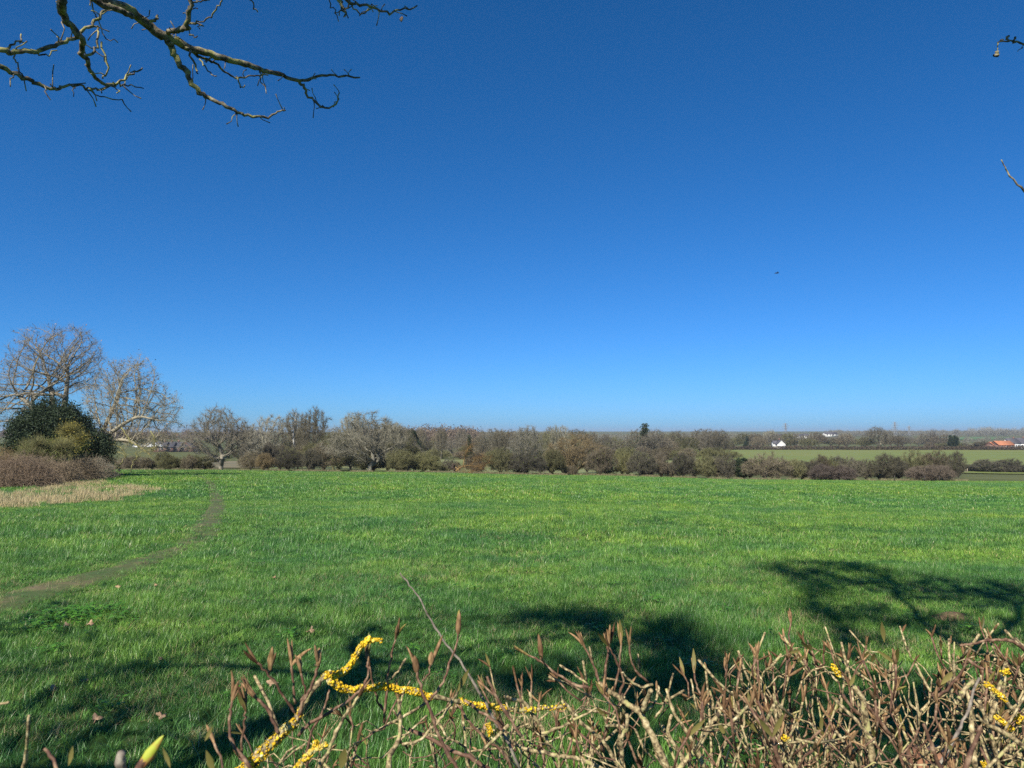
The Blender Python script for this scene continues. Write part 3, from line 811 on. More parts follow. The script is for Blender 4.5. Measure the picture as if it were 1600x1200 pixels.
fill(8, 640, 1060, 118, 122, 722, 731, 24, ['shrub', 'mound'], [OLIVE, BROWN, GREY], 'low scrubby bush under the centre row', 'low scrub under the centre tree row')
fill(34, 640, 1130, 292, 350, 668, 690, 32, ['broad', 'upright', 'broad'], [GREY, BROWN, OLIVE, GREY], 'leafless tree in the central wood', 'trees massed in the central wood')
fill(28, 640, 1140, 262, 290, 698, 706, 34, ['shrub'], [OLIVE, BROWN, OLIVE], 'leafless bush fronting the central wood', 'bushes fronting the central wood')
fill(22, 1085, 1485, 119, 130, 713, 727, 36, ['shrub'], [GREY, BROWN, DARK, OLIVE], 'leafless shrub below the far field', 'shrubs filling the right hedge line')
fill(20, 1040, 1360, 515, 640, 677, 686, 30, ['broad', 'upright'], [GREY, BROWN, OLIVE], 'leafless tree above the long clipped hedge', 'trees above the long clipped hedge')
fill(10, 1380, 1475, 515, 700, 676, 684, 22, ['broad', 'upright'], [GREY, BROWN], 'leafless tree right of the dark dome-topped tree', 'trees right of the dome-topped tree')
fill(14, 1450, 1640, 520, 560, 689, 694, 22, ['shrub'], [GREY, BROWN, OLIVE], 'scrubby bush among the farm buildings', 'scrub by the farm buildings')
fill(9, 1512, 1680, 221, 226, 724, 731, 30, ['shrub', 'mound'], [DARK], 'low dark bush of the hedge across the dip', 'low hedge bushes across the dip')
fill(7, -90, 300, 170, 200, 700, 712, 40, ['shrub'], [BROWN, OLIVE], 'scrub bush behind the leaning tree', 'scrub in the left hollow')
fill(8, 180, 330, 118, 124, 712, 722, 28, ['shrub', 'mound'], [OLIVE, BROWN], 'low bush left of the large spreading tree', 'low bushes left of the spreading tree')

# far woods on the hills: nobody could count these
def wood(name, px0, px1, Y0, Y1, n, h, label, cols, seedk):
    protos = []
    for j in range(4):
        src = KIND[['broad0', 'broad1', 'upright0', 'broad2'][j]]
        rs = np.random.default_rng(seedk + j)
        C = ellips([E(rs.uniform(-2, 2), rs.uniform(-2, 2), rs.uniform(4, 6.5), rs.uniform(2, 4), 3.5, rs.uniform(2.2, 4)) for _ in range(4)], 330, rs, 0.0)
        V, Qd = leaf_quads(C, 0.42, rs)
        o = bpy.data.objects.new(name + '_crown', raw_mesh(name + '_crown', V, Qd, mats=[cols], smooth=False))
        protos.append(o)
    u = R.uniform(px0, px1, n); Y = np.sqrt(R.uniform(Y0 ** 2, Y1 ** 2, n)); X = (u - 800) / F * Y
    s_ = h / 10 * R.uniform(0.55, 1.25, n) * (0.7 + 0.6 * vnoise(X / (Y0 * .03), Y / (Y0 * .03), seedk))
    o = scatter(name, np.stack([X, Y, hz(X, Y)], -1), np.stack([np.zeros(n), np.zeros(n), R.uniform(0, 6.28, n)], -1), np.stack([s_, s_, s_], -1), protos)
    tag(o, label, 'woodland', kind='stuff')
m_wood1 = mat_leafy('wood_brown', (0.11, 0.082, 0.058), (0.20, 0.155, 0.11), None, transl=0, rough=0.9, spec=0.1)
m_wood2 = mat_leafy('wood_grey', (0.13, 0.125, 0.095), (0.22, 0.21, 0.16), None, transl=0, rough=0.9, spec=0.1)
m_wood3 = mat_leafy('wood_pale', (0.17, 0.17, 0.14), (0.30, 0.29, 0.24), None, transl=0, rough=0.9, spec=0.1)
wood('left_hill_wood', -500, 420, 820, 1080, 1000, 12, 'brown leafless wood covering the hill behind the leaning tree and the houses', m_wood1, 1)
wood('centre_hill_wood', 560, 740, 560, 760, 420, 15, 'brown wooded hill showing above the trees left of centre', m_wood1, 5)
wood('horizon_wood', 700, 1330, 900, 1300, 1300, 10, 'grey-brown woodland strip on the horizon behind the central wood', m_wood2, 9)
wood('ridge_wood', 1290, 2300, 1600, 2100, 1500, 16, 'hazy grey woodland along the ridge on the right horizon', m_wood2, 13)
wood('poplar_belt', 1515, 1760, 2150, 2250, 120, 26, 'pale line of tall leafless trees on the ridge at the right edge', m_wood3, 17)
wood('slope_scrub', 1400, 2000, 760, 1120, 500, 7, 'brown scrub on the slope between the farm and the ridge field', m_wood2, 19)

# ================================================================== hero trees on the left
def hero(name, outline, Y, dY, base, stems, n_attr, n_twig, tw_len, tw_r, tip, rmax, D, di, dk, label, col, up=0.1, jit=0.2, droop=0.0, seed=3, shell=0.0, buds=0):
    rng = np.random.default_rng(seed)
    parts = []
    for (px, row, rx, rz) in outline:
        c = W(px, row, Y)
        parts.append(E(c[0], Y, c[2], rx / F * Y, dY * (rx / 60.0), rz / F * Y))
    A = ellips(parts, n_attr, rng, shell)
    B = gpt(base, Y)
    e = empty(name, B, label, 'tree')
    tT = []; tC = []; aP = []; ar = []; ad = []
    per = rng.permutation(len(A))
    for si, st in enumerate(stems):
        pts = np.array([W(a, b_, Y + dd) for a, b_, dd in st]); pts[0, 2] = min(pts[0, 2], float(hz(pts[0, 0], pts[0, 1])) - 0.2)
        st2, _ = smooth_path(pts, np.ones(len(pts)), 5)
        As = A if len(stems) == 1 else A[per[si::len(stems)]]
        P, par, dr = grow(As, st2, D, di, dk, jit=jit, up=up, rng=rng)
        r = radii(par, tip, rmax=rmax)
        t, c = split_tree(P, par, r, tip * 2.2)
        tT.append(t); tC.append(c); aP.append(P); ar.append(r); ad.append(dr)
    P = np.vstack(aP); r = np.concatenate(ar); dr = np.vstack(ad)
    tw, ends = twigs(P, dr, r, n_twig, tw_len, tw_r, up=up, lim=tip * 4, rng=rng, droop=droop, spread=0.75)
    T = [np.concatenate([q[k] for q in tT]) for k in range(4)]
    C = [np.concatenate([q[k] for q in tC] + [tw[k]]) for k in range(4)]
    V, Q_ = segs(*T, k=8); o = link('trunk', raw_mesh('trunk', V - B, Q_, mats=[m_bark_t]), e); o.color = (*col, 1)
    V, Q_ = segs(*C, k=3)
    mats = [m_twig_t]; qm = np.zeros(len(Q_), int)
    if buds:
        Cn = ends[rng.integers(0, len(ends), buds)]; LV, LQ = leaf_quads(Cn, 0.09, rng)
        Q_ = np.vstack([Q_, LQ + len(V)]); V = np.vstack([V, LV]); qm = np.concatenate([qm, np.ones(len(LQ), int)])
        mats.append(mat_leafy(name + '_seed', (0.16, 0.10, 0.06), (0.32, 0.22, 0.14), None, transl=0.1))
    o = link('crown', raw_mesh('crown', V - B, Q_, mats=mats, qm=qm, smooth=False), e); o.color = (*col, 1)
    return e
hero('tall_tree', [(92, 560, 66, 52), (50, 590, 52, 46), (8, 625, 42, 50), (118, 535, 34, 30), (40, 545, 30, 32), (-40, 640, 40, 50), (128, 590, 34, 42), (146, 560, 22, 28)], 66, 3.6, 88,
     [[(84, 735, 0), (84, 690, 0), (82, 640, 0), (80, 610, .3), (74, 585, .5)], [(94, 735, .4), (96, 690, .2), (100, 640, .2), (105, 600, 0), (106, 575, -.4)],
      [(80, 735, -.3), (72, 690, 0), (52, 640, -.4), (28, 618, -.6)]],
     2300, 9500, 0.75, 0.0085, 0.014, 0.26, 0.36, 3.5, 0.75, 'tall leafless tree rising above the dark evergreen bush, crown brown-grey', (0.24, 0.21, 0.155), up=0.30, buds=1300)
hero('leaning_tree', [(205, 605, 44, 50), (240, 640, 42, 42), (182, 590, 34, 34), (200, 650, 46, 34), (262, 650, 22, 34), (160, 625, 32, 44), (225, 690, 42, 14), (256, 688, 26, 20), (272, 655, 18, 22), (215, 570, 22, 22)], 63, 3.2, 150,
     [[(146, 738, 0), (150, 705, 0), (160, 675, 0), (176, 640, .2), (190, 600, .4)], [(150, 736, .2), (162, 690, -.3), (185, 668, -.5), (215, 652, -.8), (240, 655, -1)],
      [(148, 738, -.2), (160, 700, -.4), (178, 688, -.6), (205, 690, -.8), (225, 705, -.9)]],
     2000, 8000, 0.75, 0.0085, 0.013, 0.19, 0.34, 3.2, 0.7, 'leaning leafless tree with arching branches reaching right towards the field', (0.28, 0.25, 0.175), up=0.06, droop=0.05, seed=5, buds=1500)
# evergreen bush
def leaf_bush(name, outline, Y, dY, base, n, leaf, mat, label, cat, stem_col, seed=9, twn=0, tcol=None):
    rng = np.random.default_rng(seed)
    parts = []
    for (px, row, rx, rz) in outline:
        c = W(px, row, Y); parts.append(E(c[0], Y, c[2], rx / F * Y, dY * rx / 60.0, rz / F * Y))
    B = gpt(base, Y)
    e = empty(name, B, label, cat)
    A = ellips(parts, 500, rng)
    P, par, dr = grow(A, np.array([B - [0, 0, .2], B + [0, 0, .5]]), 0.4, 3, 0.8, rng=rng)
    r = radii(par, 0.02, rmax=0.2)
    i = np.where(par >= 0)[0]
    V, Q_ = segs(P[par[i]], P[i], r[par[i]], r[i], k=5)
    o = link('trunk', raw_mesh('trunk', V - B, Q_, mats=[m_bark_t]), e); o.color = (*stem_col, 1)
    C = ellips(parts, n, rng, 0.35)
    # leaves hang in sprays: pull the points together into clumps, leaving holes
    K = ellips(parts, n // 170, rng, 0.45) + rng.normal(0, .12, 3)
    own = K[rng.integers(0, len(K), len(C))]
    C = own + rng.normal(0, 0.36, C.shape) * np.array([1, 1, 0.75])
    C = C[C[:, 2] > B[2] - 0.1]
    V, Q_ = leaf_quads(C, leaf, rng)
    mats = [mat]; qm = np.zeros(len(Q_), int)
    if twn:
        tw, _ = twigs(P, dr, r, twn, 0.9, 0.010, lim=0.06, rng=rng)
        TV, TQ = segs(*tw); mats.append(m_twig_t); Q_ = np.vstack([Q_, TQ + len(V)]); V = np.vstack([V, TV]); qm = np.concatenate([qm, np.ones(len(TQ), int)])
    o = link('crown', raw_mesh('crown', V - B, Q_, mats=mats, qm=qm, smooth=False), e); o.color = (*(tcol or stem_col), 1)
    return e
leaf_bush('evergreen_bush', [(80, 676, 52, 38), (44, 696, 28, 34), (108, 668, 28, 28), (84, 646, 24, 20), (136, 698, 28, 28), (158, 708, 16, 22), (112, 650, 10, 16), (36, 676, 10, 16)], 60, 2.8, 88, 85000, 0.088,
          m_green, 'big dark evergreen bush in front of the tall leafless tree', 'bush', DARK)
leaf_bush('lichened_shrub', [(112, 684, 20, 20), (100, 695, 16, 14)], 56, 1.6, 112, 1700, 0.07, mat_leafy('lichen_leaf', (0.20, 0.17, 0.03), (0.42, 0.34, 0.06), None), 'yellow-green lichened shrub in front of the dark evergreen bush', 'shrub', (0.24, 0.22, 0.08), seed=10, twn=1500)
leaf_bush('mossy_shrub', [(80, 705, 34, 20), (60, 712, 30, 16)], 50, 1.6, 78, 2600, 0.06, mat_leafy('moss_leaf', (0.10, 0.12, 0.03), (0.22, 0.24, 0.06), None), 'olive-green shrub rising out of the brown bramble thicket', 'shrub', (0.20, 0.19, 0.085), seed=12, twn=4500)
# bramble thicket: overlapping mounds
def thicket(px, row, rx, rz, Y, col, label, seed, n=15000, blen=0.8):
    rng = np.random.default_rng(seed)
    c = W(px, row, Y); B = gpt(px, Y)
    B[0] = c[0]; B[2] = float(hz(B[0], Y))
    H = max(c[2] + rz / F * Y - B[2], 0.8); Wd = rx / F * Y
    e = empty('bramble_thicket', B, label, 'brambles')
    P0 = []; P1 = []; r0 = []; r1 = []
    m = n // 5
    a = rng.uniform(0, 2 * PI, m); rr = np.sqrt(rng.uniform(0, 1, m))
    x = Wd * rr * np.cos(a); y = 1.7 * rr * np.sin(a)
    p = np.stack([x, y, hz(x + B[0], y + B[1]) - B[2] + H * 0.92 * np.sqrt(np.clip(1 - rr ** 2.4, 0.02, 1)) * rng.uniform(0.02, 1, m) * (0.65 + 0.5 * vnoise(x / 0.9 + seed, y / 0.9, 3))], -1)
    d = norm(rng.normal(0, 1, (m, 3)) + np.array([0, 0, 0.5]))
    for k in range(5):
        q = p + d * (blen / 5 * rng.uniform(0.6, 1.4, m))[:, None]
        P0.append(p); P1.append(q); r0.append(np.full(m, 0.0085 * (1 - k * .12))); r1.append(np.full(m, 0.0085 * (1 - k * .12 - .12)))
        p = q; d = norm(d + rng.normal(0, 0.3, (m, 3)) + np.array([0, 0, -0.22]))
    V, Q_ = segs(*[np.concatenate(v) for v in (P0, P1, r0, r1)])
    o = link('stems', raw_mesh('stems', V, Q_, mats=[m_twig_t], smooth=False), e); o.color = (*col, 1)
    Cn = np.vstack(P1)[rng.integers(0, m * 5, 2600)]; LV, LQ = leaf_quads(Cn, 0.05, rng)
    o = link('leaves', raw_mesh('leaves', LV, LQ, mats=[mat_leafy('bramble_leaf', (0.10, 0.07, 0.04), (0.26, 0.18, 0.10), None)], smooth=False), e)
    return e
thicket(18, 742, 66, 36, 41, (0.21, 0.155, 0.105), 'nearest reddish-brown bramble thicket at the left edge of the photo', 61, 26000)
thicket(66, 736, 52, 26, 46, (0.24, 0.185, 0.12), 'brown bramble thicket behind the strip of pale dry grass', 62, 22000)
thicket(110, 730, 44, 20, 51, (0.20, 0.155, 0.10), 'low brown bramble thicket below the dark evergreen bush', 63, 18000)
thicket(-60, 735, 70, 34, 47, (0.2, 0.15, 0.10), 'bramble thicket running out of the left side of the photo', 65, 16000)
thicket(150, 728, 26, 13, 55, (0.29, 0.25, 0.18), 'last low greyish bramble clump under the leaning tree', 64, 9000, 0.6)
thicket(8, 705, 22, 22, 58, (0.30, 0.22, 0.10), 'ochre-brown bramble clump behind the left thicket, beside the evergreen bush', 66, 9000)
# broken lichened boughs lying under the leaning tree
m_lich_bark = mat_noise('lichened_bark', [(0.35, (0.14, 0.12, 0.07)), (0.5, (0.24, 0.22, 0.08)), (0.7, (0.34, 0.31, 0.12))], 3.0)
def bough(name, lines, Y, base, label, mat, cat='branch', seed=1, tw=90, tl=0.6):
    rng = np.random.default_rng(seed); B = gpt(base, Y); e = empty(name, B, label, cat)
    mb = MB(); mt = MB()
    for pts, r0, r1 in lines:
        P = np.array([W(a, b_, Y + d_) for a, b_, d_ in pts]) - B
        P, r_ = smooth_path(P, np.linspace(r0, r1, len(P)), 5); P = P + rng.normal(0, 0.03, P.shape)
        mb.tube(P, r_, 6)
        for _ in range(tw):
            k = rng.integers(len(P) // 3, len(P)); d = norm(rng.normal(0, 1, 3) + [0, 0, 0.2]); q = P[k]; L = tl * rng.uniform(.4, 1.3)
            pp = [q]
            for s_ in range(4): q = q + d * L / 4; d = norm(d + rng.normal(0, .35, 3)); pp.append(q)
            mt.tube(pp, np.linspace(0.012, 0.005, 5), 3, cap=False)
    mb.build('limb', mat, e); mt.build('twigs', mat, e)
    return e
bough('broken_bough', [([(188, 737, 0), (182, 728, 0), (172, 719, 0), (160, 712, .3)], .09, .05), ([(186, 728, 0), (196, 712, 0), (188, 700, 0), (168, 690, .3)], .06, .03), ([(196, 712, 0), (180, 704, .2), (160, 700, .4)], .04, .02),
      ([(205, 738, .5), (208, 722, .5), (214, 716, .5), (212, 708, .5)], .04, .02)], 60, 188, 'broken yellow-lichened bough propped on the grass under the leaning tree', m_lich_bark, seed=4, tw=60)
bough('hanging_bough', [([(190, 668, 0), (205, 690, 0), (222, 700, -.3), (236, 712, -.4)], .06, .02), ([(235, 672, 0), (242, 690, -.2), (238, 705, -.4)], .05, .02)], 61, 215, 'drooping lichened bough hanging from the leaning tree', m_lich_bark, seed=5, tw=110)
# fallen tree in the hedge line
m_orange = mat_noise('orange_bark', [(0.35, (0.10, 0.06, 0.03)), (0.6, (0.26, 0.17, 0.065))], 1.5)
ft = bough('fallen_tree', [([(710, 738, 0), (716, 733, 0), (724, 729, 0), (740, 728, 0), (758, 735, 0)], .20, .05), ([(724, 730, 0), (726, 715, 0), (730, 703, 0), (736, 697, 0)], .10, .04),
      ([(735, 728, 0), (745, 716, 0), (756, 712, 0)], .06, .02), ([(712, 730, 0), (722, 738, -.3), (740, 739, -.5)], .12, .04), ([(740, 728, 0), (752, 730, 0), (764, 722, 0)], .07, .03)], 116, 722,
      'fallen tree with torn dark root end and orange-brown branches at the field edge', m_orange, 'tree', seed=6, tw=170, tl=1.8)
mb = MB(); c = W(709, 731, 116) - gpt(722, 116)
for _ in range(26):
    d = norm(R.normal(0, 1, 3) * [0.5, 1, 1]); L = R.uniform(.4, .95)
    mb.tube([c, c + d * L * .6, c + d * L + R.normal(0, .1, 3)], [.16, .10, .03], 5)
mb.build('root_plate', mat_noise('soil_root', [(0.4, (0.035, 0.025, 0.018)), (0.7, (0.09, 0.065, 0.045))], 3.0), ft)

# ================================================================== long clipped hedges (Y 500 and Y 225)
def clipped(name, px0, px1, Y, rows, label, col, n, thick=1.6):
    rng = np.random.default_rng(int(px0))
    B = gpt((px0 + px1) / 2, Y); e = empty(name, B, label, 'hedge')
    h = row_z(rows[0], Y) - row_z(rows[1], Y)
    u = rng.uniform(px0, px1, n); x = (u - 800) / F * Y; y = Y + rng.uniform(-thick, thick, n)
    z = hz(x, y) + rng.uniform(0, 1, n) * h * (0.85 + 0.3 * vnoise(x / 9, y * 0, 3))
    V, Q_ = leaf_quads(np.stack([x, y, z], -1), 0.0021 * Y * 0.5, rng)
    o = link('hedge_body', raw_mesh('hedge_body', V - B, Q_, mats=[m_twig_t], smooth=False), e); o.color = (*col, 1)
clipped('clipped_hedge', 1128, 1800, 500, (697, 703.5), 'long dark clipped hedge along the top of the far field', (0.085, 0.065, 0.045), 17000)
clipped('dip_hedge', 1505, 1800, 228, (730, 739.5), 'low dark hedge across the dip at the right edge of the green field', (0.07, 0.06, 0.045), 9000, 1.0)

# ================================================================== houses and farm buildings
m_slate = mat_noise('slate', [(0.3, (0.060, 0.058, 0.066)), (0.7, (0.10, 0.095, 0.105))], 0.5)
m_brick = mat_noise('brick', [(0.3, (0.15, 0.085, 0.065)), (0.7, (0.22, 0.13, 0.10))], 0.6)
m_render = mat_noise('white_render', [(0.3, (0.52, 0.51, 0.47)), (0.7, (0.64, 0.63, 0.59))], 0.5)
m_tile = mat_noise('orange_tile', [(0.3, (0.30, 0.12, 0.06)), (0.7, (0.42, 0.17, 0.085))], 0.4)
m_glass, nt, b = new_mat('window_glass'); b.inputs['Base Color'].default_value = (0.03, 0.035, 0.04, 1); b.inputs['Roughness'].default_value = 0.12
m_frame = mat_noise('white_frame', [(0.3, (0.7, 0.7, 0.68)), (0.7, (0.8, 0.8, 0.78))], 1)
def house(px, Y, wd, dp, eave, ridge, label, wall, roof, rz=0.0, zoff=None, nwin=3, chim=True, cat='house', name='house', base_row=None):
    p = gpt(px, Y)
    if base_row: p[2] = row_z(base_row, Y)
    e = empty(name, p, label, cat); e.rotation_euler = (0, 0, rz)
    mb = MB(); mb.box((0, 0, eave / 2 - .5), (wd, dp, eave + 1))
    x, y = wd / 2, dp / 2
    mb.add([[-x, -y, eave], [-x, y, eave], [-x, 0, ridge], [x, -y, eave], [x, y, eave], [x, 0, ridge]], T=[[0, 2, 1], [3, 4, 5]])
    mb.build('wall', wall, e, smooth=False)
    mb = MB(); o_ = .4; t = .22; sl = (ridge - eave) / y
    for s_ in (-1, 1):
        ye = s_ * (y + o_); ze = eave - o_ * sl
        V = [[-x - o_, ye, ze + .03], [x + o_, ye, ze + .03], [x + o_, 0, ridge + .03], [-x - o_, 0, ridge + .03]]
        V += [[a, b_, c + t] for a, b_, c in V]
        mb.add(V, [[0, 1, 2, 3], [7, 6, 5, 4], [0, 4, 5, 1], [1, 5, 6, 2], [3, 7, 4, 0]])
    ro = mb.build('roof', roof, e, smooth=False)
    if chim:
        mb = MB(); mb.box((x * .55, 0, ridge + .5), (.9, .7, 1.6)); mb.build('chimney', m_brick, ro, smooth=False)
    for k in range(nwin):
        wx = -x + wd * (k + .5) / nwin
        for fz in ([1.4, 4.0] if eave > 4.5 else [1.5]):
            mb = MB(); mb.box((wx, -y - .03, fz), (1.3, .09, 1.25)); f_ = mb.build('window', m_frame, e, smooth=False)
            mb = MB(); mb.box((wx, -y - .085, fz), (1.1, .03, 1.05)); mb.build('pane', m_glass, f_, smooth=False)
    mb = MB(); mb.box((x * .1, -y - .04, 1.05), (.95, .1, 2.1)); mb.build('door', m_slate, e, smooth=False)
    return e
# terrace of slate roofs on the left (Y about 430)
for k, (px, wd, lab, wl) in enumerate([(252, 7.0, 'leftmost slate-roofed house of the far terrace', m_brick), (262.5, 8.0, 'slate-roofed house second in the far terrace', m_brick), (273, 8.0, 'slate-roofed house in the middle of the far terrace', m_brick),
                       (284, 8.0, 'slate-roofed house fourth in the far terrace', m_brick), (296, 8.5, 'red brick gabled house at the right end of the far terrace', m_brick)]):
    house(px, 420 + 2.5 * k, wd, 8, 2.6, 5.4 if k < 4 else 6.0, lab, wl, m_slate, 0.12 if k < 4 else 1.4, nwin=2, base_row=705)
# white cottage and the farm
house(1219, 509, 5.2, 6, 2.8, 5.6, 'small white gabled cottage beyond the far field', m_render, m_slate, PI / 2, nwin=2, base_row=700)
house(1213.5, 512, 5.5, 5, 2.8, 4.6, 'low slate-roofed outbuilding joined left of the white cottage', m_render, m_slate, 0, nwin=1, chim=False, base_row=699, cat='outbuilding', name='outbuilding')
house(1566, 516, 12, 9, 2.4, 5.2, 'barn with a bright orange tiled roof behind the clipped hedge', m_brick, m_tile, 0.1, nwin=3, chim=False, base_row=700.5, cat='barn', name='barn')
house(1552, 520, 7, 7, 2.2, 4.2, 'small low orange-roofed shed left of the bright orange barn', m_brick, m_tile, 0.3, nwin=1, chim=False, base_row=700, cat='shed', name='shed')
house(1580, 520, 9, 8, 3.4, 6.6, 'dark slate-roofed farmhouse just right of the orange barn', m_render, m_slate, 0.2, nwin=2, base_row=699.5)
house(1593, 524, 10, 8, 3.4, 6.9, 'grey-roofed farm building at the right edge of the photo', m_render, m_slate, -0.2, nwin=3, base_row=699.5, cat='farm building', name='farm_building')
# pale buildings on the horizon
for px, Y, wd, row, lab in [(1217, 900, 12, 684, 'far white house left of the greenish rounded tree'), (1247, 880, 16, 684.5, 'far long white house behind the greenish rounded tree'),
                            (1259, 880, 8, 684, 'small far white house right of the long white one'), (1297, 860, 22, 681.5, 'long low far white building on the skyline above the tree belt')]:
    house(px, Y, wd * .7, 8, 2.6, 4.6, lab, m_render, m_slate, 0.15, nwin=4, chim=False, base_row=row)
# parked white vans / caravans by the terrace
m_white, nt, b = new_mat('white_paint'); b.inputs['Base Color'].default_value = (0.78, 0.78, 0.76, 1); b.inputs['Roughness'].default_value = 0.3
m_tyre, nt, b = new_mat('tyre_rubber'); b.inputs['Base Color'].default_value = (0.02, 0.02, 0.02, 1)
def van(px, Y, L, H, label, base_row, rz):
    p = gpt(px, Y); p[2] = row_z(base_row, Y)
    e = empty('parked_van', p, label, 'van'); e.rotation_euler = (0, 0, rz)
    prof = [(-L / 2, .35), (-L / 2, H), (L * .22, H), (L * .36, H * .62), (L / 2, H * .55), (L / 2, .35)]
    V = [[a, s_ * .95, c] for s_ in (-1, 1) for a, c in prof]; n_ = len(prof)
    mb = MB(); mb.add(V, [[i, (i + 1) % n_, (i + 1) % n_ + n_, i + n_] for i in range(n_)], [[0, i, i + 1] for i in range(1, n_ - 1)] + [[n_, n_ + i + 1, n_ + i] for i in range(1, n_ - 1)])
    mb.build('body', m_white, e, smooth=False)
    mb = MB(); mb.box((L * .12, 0, H * .75), (L * .22, 1.93, H * .28)); mb.build('window', m_glass, e, smooth=False)
    for sx_ in (-.32, .32):
        for sy in (-1, 1):
            mb = MB(); mb.tube([(L * sx_, sy * .78, .33), (L * sx_, sy * .99, .33)], [.33, .33], 12); mb.build('wheel', m_tyre, e)
van(213, 380, 3.6, 2.2, 'white van parked alone left of the houses', 699.5, 0.3)
van(229, 385, 5.4, 2.0, 'white van parked at the left of the row by the terrace', 699, 0.1)
van(238, 386, 5.0, 2.3, 'taller white van parked second in the row by the terrace', 698.5, -0.1)
van(246, 388, 4.6, 1.9, 'low white van parked closest to the slate-roofed terrace', 699, 0.05)

# ================================================================== pylons
m_steel = mat_noise('galvanised_steel', [(0.3, (0.20, 0.21, 0.22)), (0.7, (0.28, 0.29, 0.30))], 0.1)
def pylon(px, Y, top, base_row, label):
    zt = row_z(top, Y); zb = row_z(base_row, Y); H = zt - zb
    B = gpt(px, Y); B[2] = zb
    e = empty('pylon', B, label, 'pylon'); mb = MB(); r = 0.00022 * Y
    def wdt(t): return H * (.085 * (1 - t) ** 1.3 + .016)
    lv = [0, .2, .38, .52, .64, .74, .84, .92, 1]
    for a, b_ in zip(lv[:-1], lv[1:]):
        wa, wb = wdt(a), wdt(b_)
        for sx_, sy in ((-1, -1), (1, -1), (1, 1), (-1, 1)):
            mb.tube([(sx_ * wa, sy * wa, a * H), (sx_ * wb, sy * wb, b_ * H)], [r, r], 4)
            mb.tube([(sx_ * wa, sy * wa, a * H), (-sx_ * wb, sy * wb, b_ * H)], [r * .5] * 2, 3)
    mb.build('tower', m_steel, e, smooth=False)
    for t, w_ in ((.66, .2), (.79, .26), (.92, .16)):
        mb = MB(); mb.tube([(-w_ * H, 0, t * H), (0, 0, (t + .03) * H), (w_ * H, 0, t * H)], [r * .8] * 3, 4); mb.tube([(-w_ * H, 0, t * H), (w_ * H, 0, t * H)], [r * .8] * 2, 4)
        mb.build('cross_arm', m_steel, e, smooth=False)
pylon(1228, 1250, 661, 684, 'electricity pylon standing alone above the pale greenish tree')
pylon(1399, 1200, 659, 684, 'taller electricity pylon right of the dark dome-topped tree')
pylon(1421, 1600, 665, 681, 'smaller electricity pylon, farther right than the other two')

# ================================================================== gate, stakes, bird, leaves
m_oldwood = mat_noise('weathered_wood', [(0.3, (0.16, 0.12, 0.08)), (0.7, (0.34, 0.28, 0.2))], 3.0, stretch=(1, 1, .2))
p = gpt(1506, 215); e = empty('field_gate', p, 'small pale wooden gate in the gap beside the round dark bush', 'gate')
for sx_ in (-1.1, 1.1):
    mb = MB(); mb.box((sx_, 0, .6), (.14, .14, 1.4)); mb.build('post', m_oldwood, e, smooth=False)
for k in range(4):
    mb = MB(); mb.box((0, 0, .25 + k * .26), (2.05, .05, .1)); mb.build('rail', m_oldwood, e, smooth=False)
for px, lab in [(1398, 'short dark stake standing in the green field left of the other two'), (1445, 'short dark stake standing in the green field below the purple-brown bramble'), (1468, 'short dark stake at the right of the three in the green field')]:
    p = gpt(px, 108); o = MB(); o.box((0, 0, .42), (.09, .09, 1.0)); o.box((0, 0, .95), (.12, .12, .06))
    ob = o.build('stake', mat_noise('dark_stake', [(0.3, (.03, .025, .02)), (.7, (.07, .06, .05))], 3), smooth=False); ob.location = p; tag(ob, lab, 'stake', 'stakes in the field')
# bird
p = W(1214, 427, 60); e = empty('bird', p, 'tiny dark bird flying in the blue sky on the right', 'bird')
m_bird, nt, b = new_mat('bird_feather'); b.inputs['Base Color'].default_value = (.02, .02, .022, 1)
mb = MB(); P, r_ = smooth_path([(-.2, 0, -.02), (-.12, 0, 0), (0, 0, .02), (.1, 0, .03), (.16, 0, .04), (.2, 0, .035)], [.004, .03, .045, .035, .028, .004], 3); mb.tube(P, r_, 8)
mb.add([[-.12, .02, .0], [-.26, .06, -.03], [-.27, -.06, -.03], [-.12, -.02, .0]], [[0, 1, 2, 3]])
mb.build('body', m_bird, e)
for s_ in (-1, 1):
    mb = MB(); V = []
    for t, ch, zz in ((0, .075, .03), (.35, .07, .09), (.7, .05, .10), (1, .008, .07)):
        V += [[.06 - t * .10 + ch * .5, s_ * (.03 + t * .26), zz], [.06 - t * .10 - ch * .5, s_ * (.03 + t * .26), zz + .004]]
    mb.add(V, [[2 * i, 2 * i + 1, 2 * i + 3, 2 * i + 2] for i in range(3)]); o = mb.build('wing', m_bird, e)
    md = o.modifiers.new('thickness', 'SOLIDIFY'); md.thickness = 0.008
